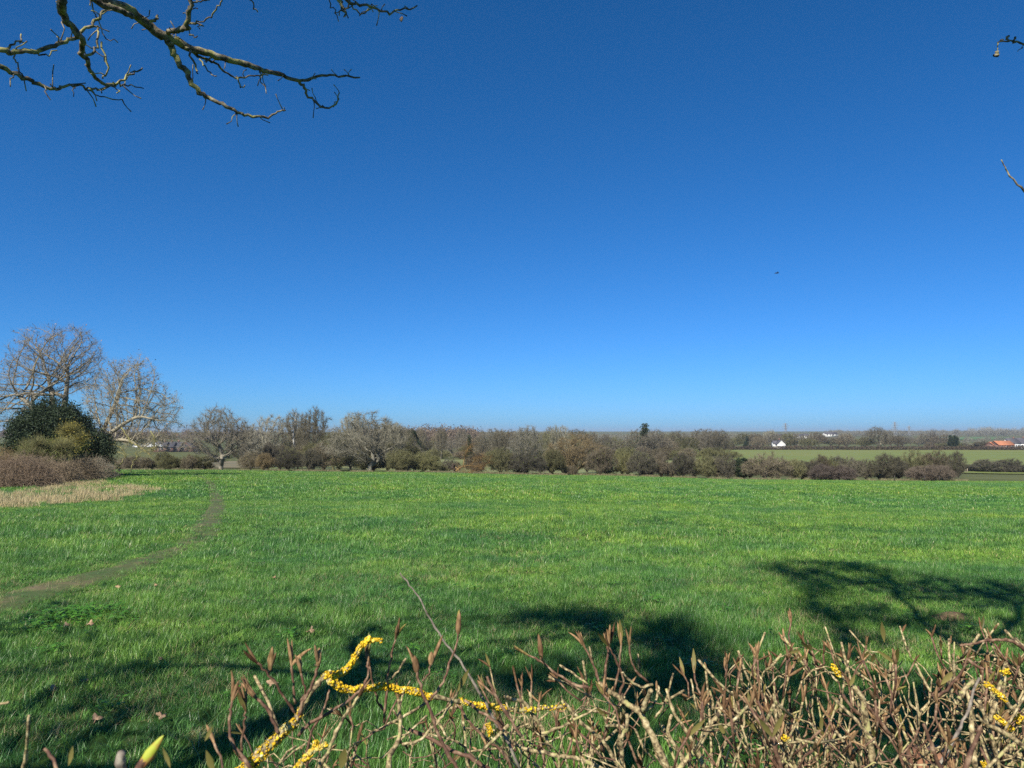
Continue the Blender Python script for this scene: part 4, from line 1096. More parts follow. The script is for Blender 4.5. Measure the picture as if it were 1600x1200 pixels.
# dead leaves on the grass
m_dead = mat_noise('dead_leaf', [(0.3, (0.22, 0.13, 0.07)), (0.7, (0.46, 0.31, 0.19))], 30.0, rough=0.7)
LEAF = [(485, 995, 1.5, 'pale crumpled dead leaf on the grass above the lichened branch tip'), (423, 1080, 1.3, 'pinkish dead leaf seen between the left hedge twigs'), (133, 1077, 1.0, 'small reddish dead leaf on the shaded grass'),
        (83, 1090, 1.2, 'dull pink dead leaf standing up in the shaded grass at left'), (150, 1138, 1.2, 'curled brown dead leaf near the bottom left'), (252, 1132, 1.0, 'brown dead leaf lying between two branch shadows'),
        (103, 986, 1.0, 'small tan dead leaf left of the clover patch'), (140, 984, 1.3, 'brown dead leaf beside the clover patch'), (252, 1042, .9, 'faint tan dead leaf in the mid-left grass'),
        (185, 924, 1.0, 'tan dead leaf just below the path'), (428, 909, .9, 'pale dead leaf standing in the grass right of the path'), (243, 922, .8, 'reddish dead leaf close to the path bend'), (760, 1150, .8, 'dead leaf glimpsed through the hedge twigs')]
for k, (px, row, s_, lab) in enumerate(LEAF):
    p = G(px, row); mb = MB(); n_ = 9
    th = np.linspace(0, 2 * PI, 22, endpoint=False); ph = R.uniform(0, 6, 3); rr = (0.022 + 0.005 * np.cos(5 * th + ph[0]) + 0.005 * np.cos(3 * th + ph[1]) + R.normal(0, .0022, 22)) * s_ * .78
    V = np.stack([rr * 1.4 * np.cos(th), rr * np.sin(th), 0.016 * np.cos(2 * th + ph[2]) + R.normal(0, .004, 22)], -1)
    V = np.vstack([V, [[0, 0, -.004]]]); mb.add(V, T=[[i, (i + 1) % 22, 22] for i in range(22)])
    o = mb.build('dead_leaf', m_dead, smooth=False); md = o.modifiers.new('thickness', 'SOLIDIFY'); md.thickness = 0.0012
    o.location = (p[0], p[1], p[2] + 0.05); o.rotation_euler = (R.uniform(.5, 1.0), R.uniform(-.3, .3), R.uniform(-.6, .6)); tag(o, lab, 'leaf', 'dead leaves on the grass')

g_ = G(1490, 966); mb = MB(); th = np.arange(24) / 24 * 2 * PI; V = [[0, 0, .055]]; T3 = []
for ri, (rad, zz) in enumerate(((.03, .05), (.07, .035), (.12, .008), (.16, -.03))):
    for t in th: V.append([rad * 1.5 * math.cos(t) * R.uniform(.85, 1.15), rad * math.sin(t) * R.uniform(.85, 1.15), zz * R.uniform(.8, 1.2)])
T3 = [[0, 1 + i, 1 + (i + 1) % 24] for i in range(24)]; Q3 = [[1 + r_ * 24 + i, 25 + r_ * 24 + i, 25 + r_ * 24 + (i + 1) % 24, 1 + r_ * 24 + (i + 1) % 24] for r_ in range(3) for i in range(24)]
mb.add(V, Q3, T3); o = mb.build('molehill', mat_noise('bare_soil', [(0.35, (0.09, 0.055, 0.03)), (0.65, (0.20, 0.13, 0.075))], 30, bump=(1.0, .02))); o.location = g_; tag(o, 'small reddish-brown molehill in the shaded grass at the right', 'molehill')

# ================================================================== the hedge at the photographer's feet
def wood_mat(name, stops, scale, rough=0.8, bump=(0.5, 0.002), lich=None):
    m, nt, b = new_mat(name)
    c, f = noise_col(nt, stops, scale, detail=6)
    if lich:
        lc, lf = noise_col(nt, [(lich[1], (0, 0, 0)), (lich[1] + 0.06, (1, 1, 1))], lich[2], detail=4)
        c = mix(nt, c, lich[0], lc)
    nt.links.new(c, b.inputs['Base Color']); b.inputs['Roughness'].default_value = rough
    bumpn(nt, b, f, *bump)
    return m
m_tan = wood_mat('hedge_bark', [(0.38, (0.05, 0.036, 0.02)), (0.49, (0.24, 0.18, 0.09)), (0.60, (0.45, 0.36, 0.19)), (0.75, (0.64, 0.56, 0.36))], 150, bump=(0.9, 0.0015), lich=((0.36, 0.33, 0.13), 0.57, 90))
m_shoot = wood_mat('young_shoot', [(0.3, (0.055, 0.026, 0.020)), (0.5, (0.13, 0.068, 0.040)), (0.70, (0.34, 0.23, 0.14))], 110, rough=0.7, bump=(.8, .0015))
m_budm = mat_leafy('bud_scale', (0.09, 0.048, 0.026), (0.34, 0.22, 0.115), (0.22, 0.19, 0.06), transl=0.12, rough=0.8, spec=.12)
nt = m_budm.node_tree; b = nt.nodes['Principled BSDF']; src_ = b.inputs['Base Color'].links[0].from_socket
c_, f_ = noise_col(nt, [(0.35, (0.45, 0.42, 0.35)), (0.6, (1.25, 1.2, 1.15))], 220, detail=3, stretch=(1, 1, .35))
nt.links.new(mix(nt, src_, c_, 1.0, 'MULTIPLY'), b.inputs['Base Color'])
m_hleaf = mat_leafy('opening_leaf', (0.09, 0.085, 0.02), (0.30, 0.25, 0.08), (0.34, 0.20, 0.12), transl=0.35, rough=0.45)
m_lichen = mat_leafy('yellow_lichen', (0.50, 0.30, 0.015), (0.80, 0.56, 0.04), (0.62, 0.60, 0.34), transl=0.0, rough=0.95, spec=0.05)
nt = m_lichen.node_tree; b = nt.nodes['Principled BSDF']; src_ = b.inputs['Base Color'].links[0].from_socket
c_, f_ = noise_col(nt, [(0.56, (0, 0, 0)), (0.66, (1, 1, 1))], 45, detail=4)
mx_ = mix(nt, src_, (0.42, 0.40, 0.20), c_)
for l_ in list(nt.links):
    if l_.from_socket == src_ and l_.to_node.type in ('BSDF_PRINCIPLED', 'BSDF_TRANSLUCENT'): nt.links.new(mx_, l_.to_socket)
m_green_bud, nt, b = new_mat('green_bud'); c_, f_ = noise_col(nt, [(0.40, (0.42, 0.15, 0.07)), (0.52, (0.34, 0.38, 0.04)), (0.8, (0.42, 0.44, 0.10))], 60)
nt.links.new(c_, b.inputs['Base Color']); b.inputs['Roughness'].default_value = .5
H_ = empty('hedge', (0.5, 1.1, 0), 'leafless clipped garden hedge in the foreground, tangled twigs with pinkish-brown buds and yellow lichen', 'hedge')
HB = np.array([0.5, 1.1, 0])
hr = np.random.default_rng(77)
mb_wood, mb_shoot, mb_bud, mb_leaf, mb_lich = MB(), MB(), MB(), MB(), MB()
def basis(d):
    d = norm(d); a = norm(np.cross(d, [0.3, 0.9, 0.2])); return a, np.cross(d, a), d
def spindle(mb, p, d, L, rad, k=6, curve=0.15):
    a, b_, d = basis(d); cv = hr.normal(0, curve) * L
    t = np.array([0, .18, .42, .7, .9, 1.0]); pr = np.array([.50, .78, .9, .72, .42, .05]) * hr.uniform(.85, 1.15, 6)
    th = np.arange(k) / k * 2 * PI + hr.uniform(0, 6); V = []
    for ti, ri in zip(t, pr):
        c = p + d * L * ti + a * cv * ti ** 2
        V.append(c + rad * ri * (np.cos(th)[:, None] * a + 0.75 * np.sin(th)[:, None] * b_))
    i = np.arange(5)[:, None] * k; j = np.arange(k)[None]; j2 = (j + 1) % k
    mb.add(np.vstack(V), np.stack([i + j, i + j2, i + k + j2, i + k + j], -1).reshape(-1, 4))
def leaf(mb, p, d, L, wd, fold=0.35, bend=0.5):
    a, b_, d = basis(d); V = []
    for t, w_ in ((0, .08), (.2, .6), (.45, 1), (.7, .75), (.9, .3), (1, .03)):
        c = p + d * L * t + b_ * bend * L * t * t * 0.5
        V += [c - a * wd * w_ + b_ * wd * w_ * fold, c, c + a * wd * w_ + b_ * wd * w_ * fold]
    Q_ = []
    for i in range(5): Q_ += [[3 * i, 3 * i + 1, 3 * i + 4, 3 * i + 3], [3 * i + 1, 3 * i + 2, 3 * i + 5, 3 * i + 4]]
    mb.add(V, Q_)
def budfan(p, d, n, L=0.036, spread=0.42, rad=0.0042):
    for k in range(n):
        dd = norm(norm(d) + (hr.normal(0, spread, 3) if k else 0) + [0, 0, .12])
        if hr.uniform() < 0.08: leaf(mb_leaf, p, dd, L * hr.uniform(.8, 1.3), L * .12)
        else: spindle(mb_bud, p, dd, L * hr.uniform(.55, 1.15), rad * hr.uniform(.65, 1.15))
def lumps(P, r, dens, size=0.0042):
    size *= .36; dens *= 5.0
    """crusty lichen round a branch"""
    seg = np.linalg.norm(np.diff(P, axis=0), axis=1); n = int(seg.sum() * dens)
    cs = np.concatenate([[0], np.cumsum(seg)])
    for s_ in hr.uniform(0, cs[-1], n):
        i = min(np.searchsorted(cs, s_) - 1, len(P) - 2); i = max(i, 0); t = (s_ - cs[i]) / max(seg[i], 1e-9)
        c = P[i] * (1 - t) + P[i + 1] * t; a, b_, d = basis(P[i + 1] - P[i]); th = hr.uniform(0, 2 * PI)
        nrm = math.cos(th) * a + math.sin(th) * b_; q = c + nrm * (r[i] + hr.uniform(-.5, .6) * size)
        e1 = norm(np.cross(nrm, d + hr.normal(0, .3, 3))); e2 = np.cross(nrm, e1); sz = size * hr.uniform(.4, 1.0) * (1.8 if hr.uniform() < .25 else 1); k = 6
        an = np.arange(k) / k * 2 * PI + hr.uniform(0, 6); rr = sz * hr.uniform(.6, 1.25, k)
        rim = q + rr[:, None] * (np.cos(an)[:, None] * e1 + np.sin(an)[:, None] * e2) + nrm * hr.uniform(-.1, .35, k)[:, None] * sz
        V = np.vstack([rim, q + nrm * sz * hr.uniform(.3, .8), q - nrm * sz * .4])
        mb_lich.add(V, T=[[j, (j + 1) % k, k] for j in range(k)] + [[(j + 1) % k, j, k + 1] for j in range(k)])
def stem(pts, w0, w1, mb=None, jit=0.0006, k=8, nodes=True, base=None):
    """traced stem: points (px,row,Y), widths in picture pixels at its ends"""
    P = np.array([W(*q) for q in pts]); Ym = P[:, 1].mean()
    P, r = smooth_path(P, np.linspace(w0, w1, len(P)) / 2 / F * Ym * .78, 4)
    P = P + hr.normal(0, jit, P.shape); P[0] = W(*pts[0])
    if nodes:
        for i in range(2, len(r) - 1, 5): r[i] *= 1.25
    (mb or mb_wood).tube(P - HB, r, k, bump=0.10)
    return P - HB, r
y1 = 0.80
def ln(px_rows, Y0, Y1=None):
    Y1 = Y1 if Y1 is not None else Y0; n = len(px_rows)
    return [(a, b_, Y0 + (Y1 - Y0) * i / max(n - 1, 1)) for i, (a, b_) in enumerate(px_rows)]
# lichen-crusted branches
P, r = stem(ln([(340, 1240), (380, 1205), (415, 1170), (440, 1146), (462, 1128)], .74, .80), 24, 17); lumps(P, r, 1700)
P, r = stem(ln([(462, 1128), (470, 1110), (482, 1088), (497, 1068), (512, 1054), (526, 1056), (542, 1044), (556, 1024), (566, 1008), (578, 996)], .80, .86), 13, 6)
k = len(P) // 5 * 2; lumps(P[k:], r[k:], 2300); lumps(P[:6], r[:6], 300); lumps(P[-5:], r[-5:], 2200, .005)
P, r = stem(ln([(572, 1003), (584, 1000), (596, 1001)], .86), 5, 3); lumps(P, r, 1500)
P, r = stem(ln([(514, 1062), (540, 1077), (570, 1076), (600, 1073), (640, 1079), (668, 1087), (700, 1093), (722, 1097), (750, 1102), (780, 1106), (805, 1109), (850, 1107), (884, 1104)], .86, 1.02), 10, 7)
n_ = len(P); lumps(P[:int(n_ * .45)], r[:int(n_ * .45)], 1900, .0048); lumps(P[int(n_ * .56):int(n_ * .80)], r[int(n_ * .56):int(n_ * .80)], 1500, .0045); lumps(P[int(n_ * .8):], r[int(n_ * .8):], 420)
P, r = stem(ln([(446, 1225), (462, 1203), (478, 1185), (492, 1171), (510, 1165)], .72), 11, 6); lumps(P, r, 1600)
P, r = stem(ln([(489, 1174), (493, 1165), (494, 1156)], .72), 6, 4); lumps(P, r, 1900)
STEMS = [
 ('s', [(464, 1130), (474, 1098), (486, 1074), (494, 1048), (497, 1036)], .80, 7, 5, 1), ('s', [(436, 1146), (428, 1128), (416, 1106), (402, 1091)], .76, 7, 6, 6),
 ('s', [(464, 1118), (444, 1088), (420, 1054), (402, 1036)], .82, 5, 4, 2), ('s', [(420, 1054), (422, 1045)], .82, 4, 3, 1), ('s', [(462, 1100), (458, 1068), (454, 1040)], .84, 5, 4, 3),
 ('s', [(470, 1095), (478, 1080), (470, 1052)], .83, 5, 4, 2), ('s', [(392, 1200), (372, 1174), (360, 1150), (359, 1120), (361, 1096)], .74, 7, 5, 3), ('s', [(376, 1180), (378, 1160), (382, 1130), (383, 1112)], .75, 5, 4, 4),
 ('s', [(466, 1150), (484, 1130), (520, 1110), (550, 1090), (570, 1072), (575, 1048), (575, 1034)], .84, 7, 4, 3), ('w', [(492, 1215), (512, 1172), (530, 1135), (546, 1108), (560, 1088)], .82, 8, 5, 2),
 ('s', [(480, 1200), (484, 1150), (500, 1120), (512, 1090), (514, 1078)], .9, 5, 4, 0), ('w', [(604, 1230), (610, 1180), (624, 1154), (624, 1118), (623, 1092)], .88, 11, 6, 3), ('w', [(628, 1163), (654, 1157), (671, 1141), (688, 1124), (703, 1102), (715, 1081)], .88, 5, 5, 1),
 ('s', [(722, 1230), (714, 1200), (693, 1167), (677, 1124), (660, 1079), (651, 1050)], .80, 8, 5, 2), ('s', [(660, 1064), (669, 1053), (673, 1036)], .80, 3, 3, 1), ('s', [(672, 1094), (693, 1066), (703, 1037), (712, 1011), (716, 988)], .86, 5, 3.5, 1),
 ('g', [(625, 895), (640, 914), (658, 940), (679, 980), (704, 1015), (730, 1050), (753, 1090), (775, 1130), (790, 1155), (812, 1200)], .95, 2.5, 6, 0), ('s', [(600, 1130), (606, 1057), (613, 1020), (619, 996)], .9, 5, 3, 3),
 ('s', [(600, 1110), (590, 1095), (582, 1065), (578, 1040)], .92, 5, 3, 2), ('w', [(610, 1062), (622, 1048), (634, 1029)], .95, 4, 4, 0), ('s', [(638, 1139), (667, 1152), (697, 1168), (732, 1183), (764, 1202)], .95, 7, 8, 0),
 ('s', [(725, 1094), (749, 1111), (771, 1126), (784, 1140)], .9, 5, 6, 0), ('w', [(788, 1089), (801, 1092), (820, 1100), (836, 1122), (849, 1142), (858, 1170)], 1.0, 6, 8, 0), ('w', [(786, 1146), (810, 1165), (831, 1174), (860, 1178), (912, 1188), (944, 1202)], 1.02, 7, 8, 0),
 ('s', [(714, 1100), (735, 1130), (760, 1155), (790, 1180), (800, 1210)], .98, 4, 7, 0), ('s', [(761, 1057), (775, 1090), (795, 1120), (815, 1150)], .9, 5, 6, 0), ('s', [(920, 1074), (900, 1071), (886, 1064), (866, 1050), (846, 1034), (826, 1024)], 1.05, 6, 4, 2),
 ('s', [(850, 1036), (846, 1028)], 1.05, 3, 3, 1), ('w', [(918, 1069), (896, 1053), (874, 1039)], 1.08, 4, 4, 0), ('w', [(1052, 1230), (1040, 1196), (1024, 1160), (1008, 1130), (1000, 1112), (980, 1100), (966, 1090), (948, 1076), (936, 1066)], 1.02, 15, 8, 0),
 ('w', [(1004, 1112), (1012, 1090), (1018, 1078)], 1.02, 10, 8, 0), ('w', [(1006, 1114), (1022, 1100), (1028, 1084), (1029, 1072)], 1.02, 4, 4, 0), ('w', [(846, 1146), (880, 1134), (904, 1122), (932, 1106)], 1.0, 6, 4, 0),
 ('w', [(878, 1094), (896, 1114), (912, 1132), (936, 1152), (952, 1172), (966, 1200)], 1.05, 7, 7, 0), ('w', [(970, 1210), (972, 1172), (970, 1156), (978, 1140), (980, 1116)], 1.0, 9, 7, 0),
 ('s', [(936, 1068), (928, 1040), (916, 1014)], 1.05, 5, 3, 4), ('s', [(945, 1068), (948, 1030), (951, 1006)], 1.05, 5, 4, 5), ('s', [(966, 1092), (974, 1062), (962, 1030), (952, 1012)], 1.04, 5, 3, 3), ('s', [(1012, 1066), (990, 1042), (982, 1010)], 1.06, 5, 3, 2),
 ('s', [(960, 1080), (968, 1040), (970, 1008)], 1.07, 4, 3, 4), ('w', [(936, 1068), (930, 1048), (921, 1010)], 1.07, 3, 3, 0), ('w', [(1000, 1045), (997, 1022)], 1.1, 4, 4, 0), ('w', [(1020, 1070), (1000, 1074), (980, 1060), (972, 1050)], 1.05, 6, 3, 0),
 ('w', [(1048, 1230), (1062, 1199), (1090, 1167), (1116, 1127), (1128, 1105)], 1.0, 12, 8, 0), ('w', [(1100, 1200), (1085, 1164), (1067, 1135), (1050, 1107), (1040, 1075)], 1.04, 9, 5, 0), ('w', [(1068, 1190), (1062, 1176), (1044, 1147), (1049, 1118)], 1.06, 9, 6, 0),
 ('s', [(1095, 1085), (1088, 1070), (1085, 1052)], 1.1, 4, 3, 3), ('w', [(1090, 1110), (1083, 1080), (1080, 1060)], 1.1, 4, 3, 0), ('w', [(1098, 1095), (1110, 1105), (1126, 1107)], 1.05, 4, 4, 0), ('w', [(1024, 1122), (1040, 1095), (1052, 1053)], 1.1, 5, 3, 0),
 ('s', [(1232, 1230), (1220, 1199), (1207, 1150), (1198, 1130)], .72, 10, 7, 0), ('w', [(1372, 1230), (1364, 1193), (1356, 1141), (1351, 1112), (1347, 1090), (1336, 1074)], 1.0, 14, 9, 0),
 ('s', [(1345, 1118), (1330, 1104), (1318, 1086)], 1.0, 8, 5, 0), ('s', [(1392, 1148), (1370, 1120), (1352, 1098), (1340, 1072)], 1.0, 7, 5, 0), ('s', [(1500, 1009), (1526, 1005), (1550, 1000), (1572, 999), (1590, 1006), (1604, 1020)], 1.1, 4, 7, 0),
 ('s', [(1480, 1230), (1468, 1198), (1454, 1160), (1444, 1132)], .85, 9, 6, 0), ('g', [(1450, 1230), (1478, 1175), (1500, 1136), (1516, 1100), (1530, 1058)], .9, 6, 5, 0), ('s', [(1500, 1220), (1524, 1160), (1532, 1134)], .85, 9, 7, 0),
 ('w', [(1524, 1200), (1520, 1160), (1518, 1130), (1514, 1100)], .95, 10, 8, 0), ('w', [(1498, 1092), (1508, 1078), (1520, 1062)], .95, 9, 8, 0), ('w', [(1620, 1185), (1596, 1164), (1560, 1140), (1540, 1130), (1526, 1118)], .95, 12, 5, 0),
 ('w', [(1548, 1128), (1556, 1096), (1564, 1064), (1572, 1034)], 1.0, 8, 6, 0), ('w', [(1536, 1066), (1556, 1080), (1572, 1096), (1592, 1120), (1620, 1150)], 1.0, 7, 10, 0), ('w', [(1482, 1084), (1490, 1064), (1491, 1040), (1489, 1022)], 1.0, 6, 5, 0),
 ('s', [(1460, 1090), (1480, 1078), (1500, 1055), (1512, 1030)], 1.0, 6, 4, 1), ('s', [(1510, 1028), (1530, 1042), (1556, 1054)], 1.1, 6, 5, 0), ('w', [(45, 1118), (44, 1157), (38, 1200), (36, 1230)], .6, 5, 8, 0), ('g', [(190, 1176), (188, 1200), (188, 1230)], .5, 16, 20, 0),
 ('s', [(70, 1170), (86, 1196), (100, 1230)], .55, 6, 8, 0), ('w', [(-20, 1100), (0, 1099), (16, 1096)], .6, 6, 4, 0), ('s', [(350, 1230), (346, 1190), (336, 1160)], .7, 5, 4, 1)]
m_grey = wood_mat('grey_bark', [(0.3, (0.09, 0.07, 0.055)), (0.5, (0.20, 0.165, 0.13)), (0.7, (0.34, 0.30, 0.22))], 120)
mb_grey = MB()
for typ, pr_, Y, w0, w1, nb in STEMS:
    P, r = stem(ln(pr_, Y, Y + hr.uniform(-.03, .03)), w0, w1, {'s': mb_shoot, 'w': mb_wood, 'g': mb_grey}[typ])
    if nb: budfan(P[-1], P[-1] - P[-3], nb, L=0.029 if nb > 1 else 0.028, rad=.0025 if nb > 1 else .0032, spread=.26)
i = 0
for a, b_, Y, L in [((716, 990), (716, 957), .86, 0), ((497, 1040), (500, 1012), .80, 0), ((422, 1046), (424, 1010), .80, 0), ((651, 1050), (649, 1024), .8, 0), ((673, 1038), (675, 1018), .8, 0), ((846, 1030), (843, 990), 1.05, 0)]:
    p0, p1 = W(*a, Y), W(*b_, Y); spindle(mb_bud, p0 - HB, p1 - p0, np.linalg.norm(p1 - p0), .0042, 8, .05)
for a, b_, Y, wd in [((266, 1200), (261, 1163), .5, .0022), ((322, 1172), (342, 1204), .55, .004), ((320, 1158), (336, 1132), .55, .0015), ((107, 1196), (121, 1162), .5, .002), ((1207, 1152), (1185, 1116), .7, .003), ((1207, 1152), (1224, 1110), .7, .0025),
                     ((532, 1202), (544, 1165), .7, .0045), ((1382, 1004), (1376, 968), 1.15, .0036), ((1470, 1070), (1488, 1045), 1.1, .0045)]:
    p0, p1 = W(*a, Y), W(*b_, Y); leaf(mb_leaf, p0 - HB, p1 - p0, np.linalg.norm(p1 - p0), wd)
mg_ = MB(); p0, p1 = W(218, 1200, .5), W(257, 1150, .5); spindle(mg_, p0 - HB, p1 - p0, np.linalg.norm(p1 - p0), .0042, 8, .05)
P, r = smooth_path([W(205, 1230, .5) - HB, W(218, 1200, .5) - HB, W(228, 1186, .5) - HB], [.003, .003, .003], 3); mb_shoot.tube(P, r, 6)
for a, b_ in [((1540, 1068), (1572, 1094)), ((1566, 1052), (1576, 1048)), ((1556, 1120), (1582, 1140)), ((1588, 1130), (1596, 1118)), ((1536, 1190), (1548, 1210)), ((762, 1130), (768, 1150)), ((1222, 1150), (1234, 1158)), ((1300, 1040), (1312, 1056))]:
    P, r = smooth_path([W(*a, .99) - HB, W(*b_, .99) - HB], [.003, .003], 4); lumps(np.asarray(P), np.asarray(r), 1700, .0036)
# the thicket itself: branches grown into the hedge's volume
def hedge_volume(x0, x1, n, ya, yb, za, zb, dens=None):
    X = hr.uniform(x0, x1, n); Yv = hr.uniform(ya, yb, n); Z = za + (zb - za) * hr.uniform(0, 1, n) ** 0.8
    P = np.stack([X, Yv, Z], -1)
    P[:, 2] -= 0.05 * vnoise(X * 9, Yv * 9, 40)
    return P[dens(P)] if dens is not None else P
def dens_main(P):
    px, row, d = project(P); keep = hr.uniform(0, 1, len(P)) < np.interp(px, [-200, 330, 420, 640, 860, 1080, 1150, 1300, 2000], [0, 0, .09, .12, .28, .34, .80, 1, 1])
    top = np.interp(px, [330, 600, 860, 900, 1000, 1040, 1100, 1150, 1600, 1700], [1080, 1110, 1080, 1040, 1040, 1100, 1080, 1012, 1012, 1012])
    return keep & (row > top)
A = np.vstack([hedge_volume(-.5, 2.3, 10500, .86, 1.42, .72, 1.36, dens_main), hedge_volume(-1.6, 0.1, 900, .75, 1.3, .5, .98), hedge_volume(0, 2.3, 3400, .9, 1.45, .25, .85)])
bases = [(-1.1, 1.1), (-.6, 1.15), (-.15, 1.1), (.25, 1.15), (.6, 1.1), (.95, 1.15), (1.3, 1.1), (1.65, 1.15), (2.0, 1.1)]
allt = []
for bx, by in bases:
    As = A[np.abs(A[:, 0] - bx) < .30]
    if len(As) < 20: continue
    P, par, dr = grow(As, np.array([(bx, by, -.05), (bx + hr.normal(0, .02), by, .15), (bx + hr.normal(0, .03), by, .3), (bx + hr.normal(0, .05), by, .45)]), .022, .28, .029, jit=.22, up=.06, maxn=9000, rng=hr)
    r = radii(par, .0009, 2.4, rmax=.012)
    # chains -> tubes
    ch = {}
    for j, q in enumerate(par):
        if q >= 0: ch.setdefault(q, []).append(j)
    done = np.zeros(len(P), bool); starts = [(0, None)]
    while starts:
        j, pr_ = starts.pop(); line = [pr_, j] if pr_ is not None else [j]
        while j in ch:
            ks = sorted(ch[j], key=lambda q: -r[q]); starts += [(q, j) for q in ks[1:]]; j = ks[0]; line.append(j)
        pts = P[line]; rr = r[line].copy(); rr[0] = min(rr[0], rr[1] * 1.2) if len(rr) > 1 else rr[0]
        rr = rr * (1 + .22 * (np.arange(len(rr)) % 3 == 1))
        if len(pts) < 2: continue
        old = rr.mean() > .0014 or hr.uniform() < .6
        (mb_wood if old else mb_shoot).tube(pts - HB, rr, 6 if rr.mean() > .002 else 5, bump=.08)
        tip = pts[-1]; d = norm(pts[-1] - pts[-2])
        if tip[2] > .9 and hr.uniform() < .6: allt.append((tip - HB, d))
        for m_ in range(len(line) // 3):
            if P[line[m_ * 3]][2] > .95 and hr.uniform() < .35: allt.append((P[line[m_ * 3]] - HB, norm(hr.normal(0, .6, 3) + [0, 0, .5])))
# longer shoots standing through the thicket
for _ in range(95):
    x = hr.uniform(.28, 2.1) if hr.uniform() < .85 else hr.uniform(-.1, .4); y = hr.uniform(.9, 1.4); p = np.array([x, y, hr.uniform(.85, 1.15)]); zt = 1.30 + hr.normal(0, .035)
    if x / y < .28: zt = min(zt, 1.22)
    L = zt - p[2]; d = norm([hr.normal(0, .45), hr.normal(0, .3), 1.0]); nseg = 6; pts = [p]
    for s_ in range(nseg): d = norm(d + hr.normal(0, .13, 3) + [0, 0, .12]); pts.append(pts[-1] + d * L / nseg)
    pts = np.array(pts); pts, rr = smooth_path(pts, np.linspace(.0034, .0017, len(pts)) * hr.uniform(.8, 1.25), 3)
    rr = rr * (1 + .25 * (np.arange(len(rr)) % 4 == 2)); old = hr.uniform() < .55
    (mb_wood if old else mb_shoot).tube(pts - HB, rr, 7, bump=.08)
    if hr.uniform() < .8: budfan(pts[-1] - HB, pts[-1] - pts[-3], hr.integers(1, 5), L=.028, rad=.0026, spread=.3)
    for q in (6, 10, 14):
        if hr.uniform() < .75:
            dd = norm(norm(pts[q] - pts[q - 1]) + hr.normal(0, .55, 3)); l2 = hr.uniform(.03, .09); m1 = pts[q] + dd * l2 * .5 + [0, 0, .004]; m2 = pts[q] + dd * l2 + [0, 0, .012]
            (mb_wood if hr.uniform() < .5 else mb_shoot).tube([pts[q] - HB, m1 - HB, m2 - HB], [.0018, .0016, .0015], 5)
            if hr.uniform() < .6: budfan(m2 - HB, dd, hr.integers(1, 4), L=.024, rad=.0023)
for p, d in allt:
    px, row, _ = project(p + HB)
    kind_ = hr.uniform()
    if kind_ < .50:      # young shoot with a fan of buds
        L = hr.uniform(.015, .055); dd = norm(d * .6 + [hr.normal(0, .3), hr.normal(0, .3), 1.0]); mid = p + dd * L * .5 + hr.normal(0, .003, 3); e_ = p + dd * L
        mb_shoot.tube([p, mid, e_], [.0016, .0015, .0017], 5)
        budfan(e_, dd, hr.integers(2, 5), L=.026, rad=.0024)
    elif kind_ < .95:    # clipped straight stub
        L = hr.uniform(.03, .085); dd = norm(d + hr.normal(0, .5, 3) + [0, 0, .35]); rr = hr.uniform(.0012, .0024)
        mb_wood.tube([p, p + dd * L * .5 + hr.normal(0, .002, 3), p + dd * L], [rr, rr * 1.05, rr], 6)
        if hr.uniform() < .3: spindle(mb_bud, p + dd * L * .8, norm(dd + hr.normal(0, .5, 3)), .016, .0025)
    else:
        leaf(mb_leaf, p, norm(d + [0, 0, .8]), hr.uniform(.018, .030), .0032)
for nm, mb, mt in (('old_wood', mb_wood, m_tan), ('young_growth', mb_shoot, m_shoot), ('grey_wood', mb_grey, m_grey), ('buds', mb_bud, m_budm), ('leaves', mb_leaf, m_hleaf), ('lichen', mb_lich, m_lichen), ('green_bud', mg_, m_green_bud)):
    mb.build(nm, mt, H_)
# timber fence board glimpsed through the hedge at the bottom right
m_timber = mat_noise('timber', [(0.3, (0.20, 0.085, 0.045)), (0.6, (0.34, 0.17, 0.09))], 6.0, stretch=(.6, 1, 8), bump=(.4, .004))
e = empty('low_fence', (1.62, 1.62, 0), 'reddish-brown timber boards glimpsed through the hedge in the bottom right corner', 'fence')
for k in range(3):
    mb = MB(); mb.box((0, .012 * (k % 2), .16 + k * .285), (1.25, .024, .27)); mb.build('board', m_timber, e, smooth=False)
for sx_ in (-.66, .66):
    mb = MB(); mb.box((sx_, .06, .46), (.075, .075, 1.02)); mb.build('post', m_timber, e, smooth=False)

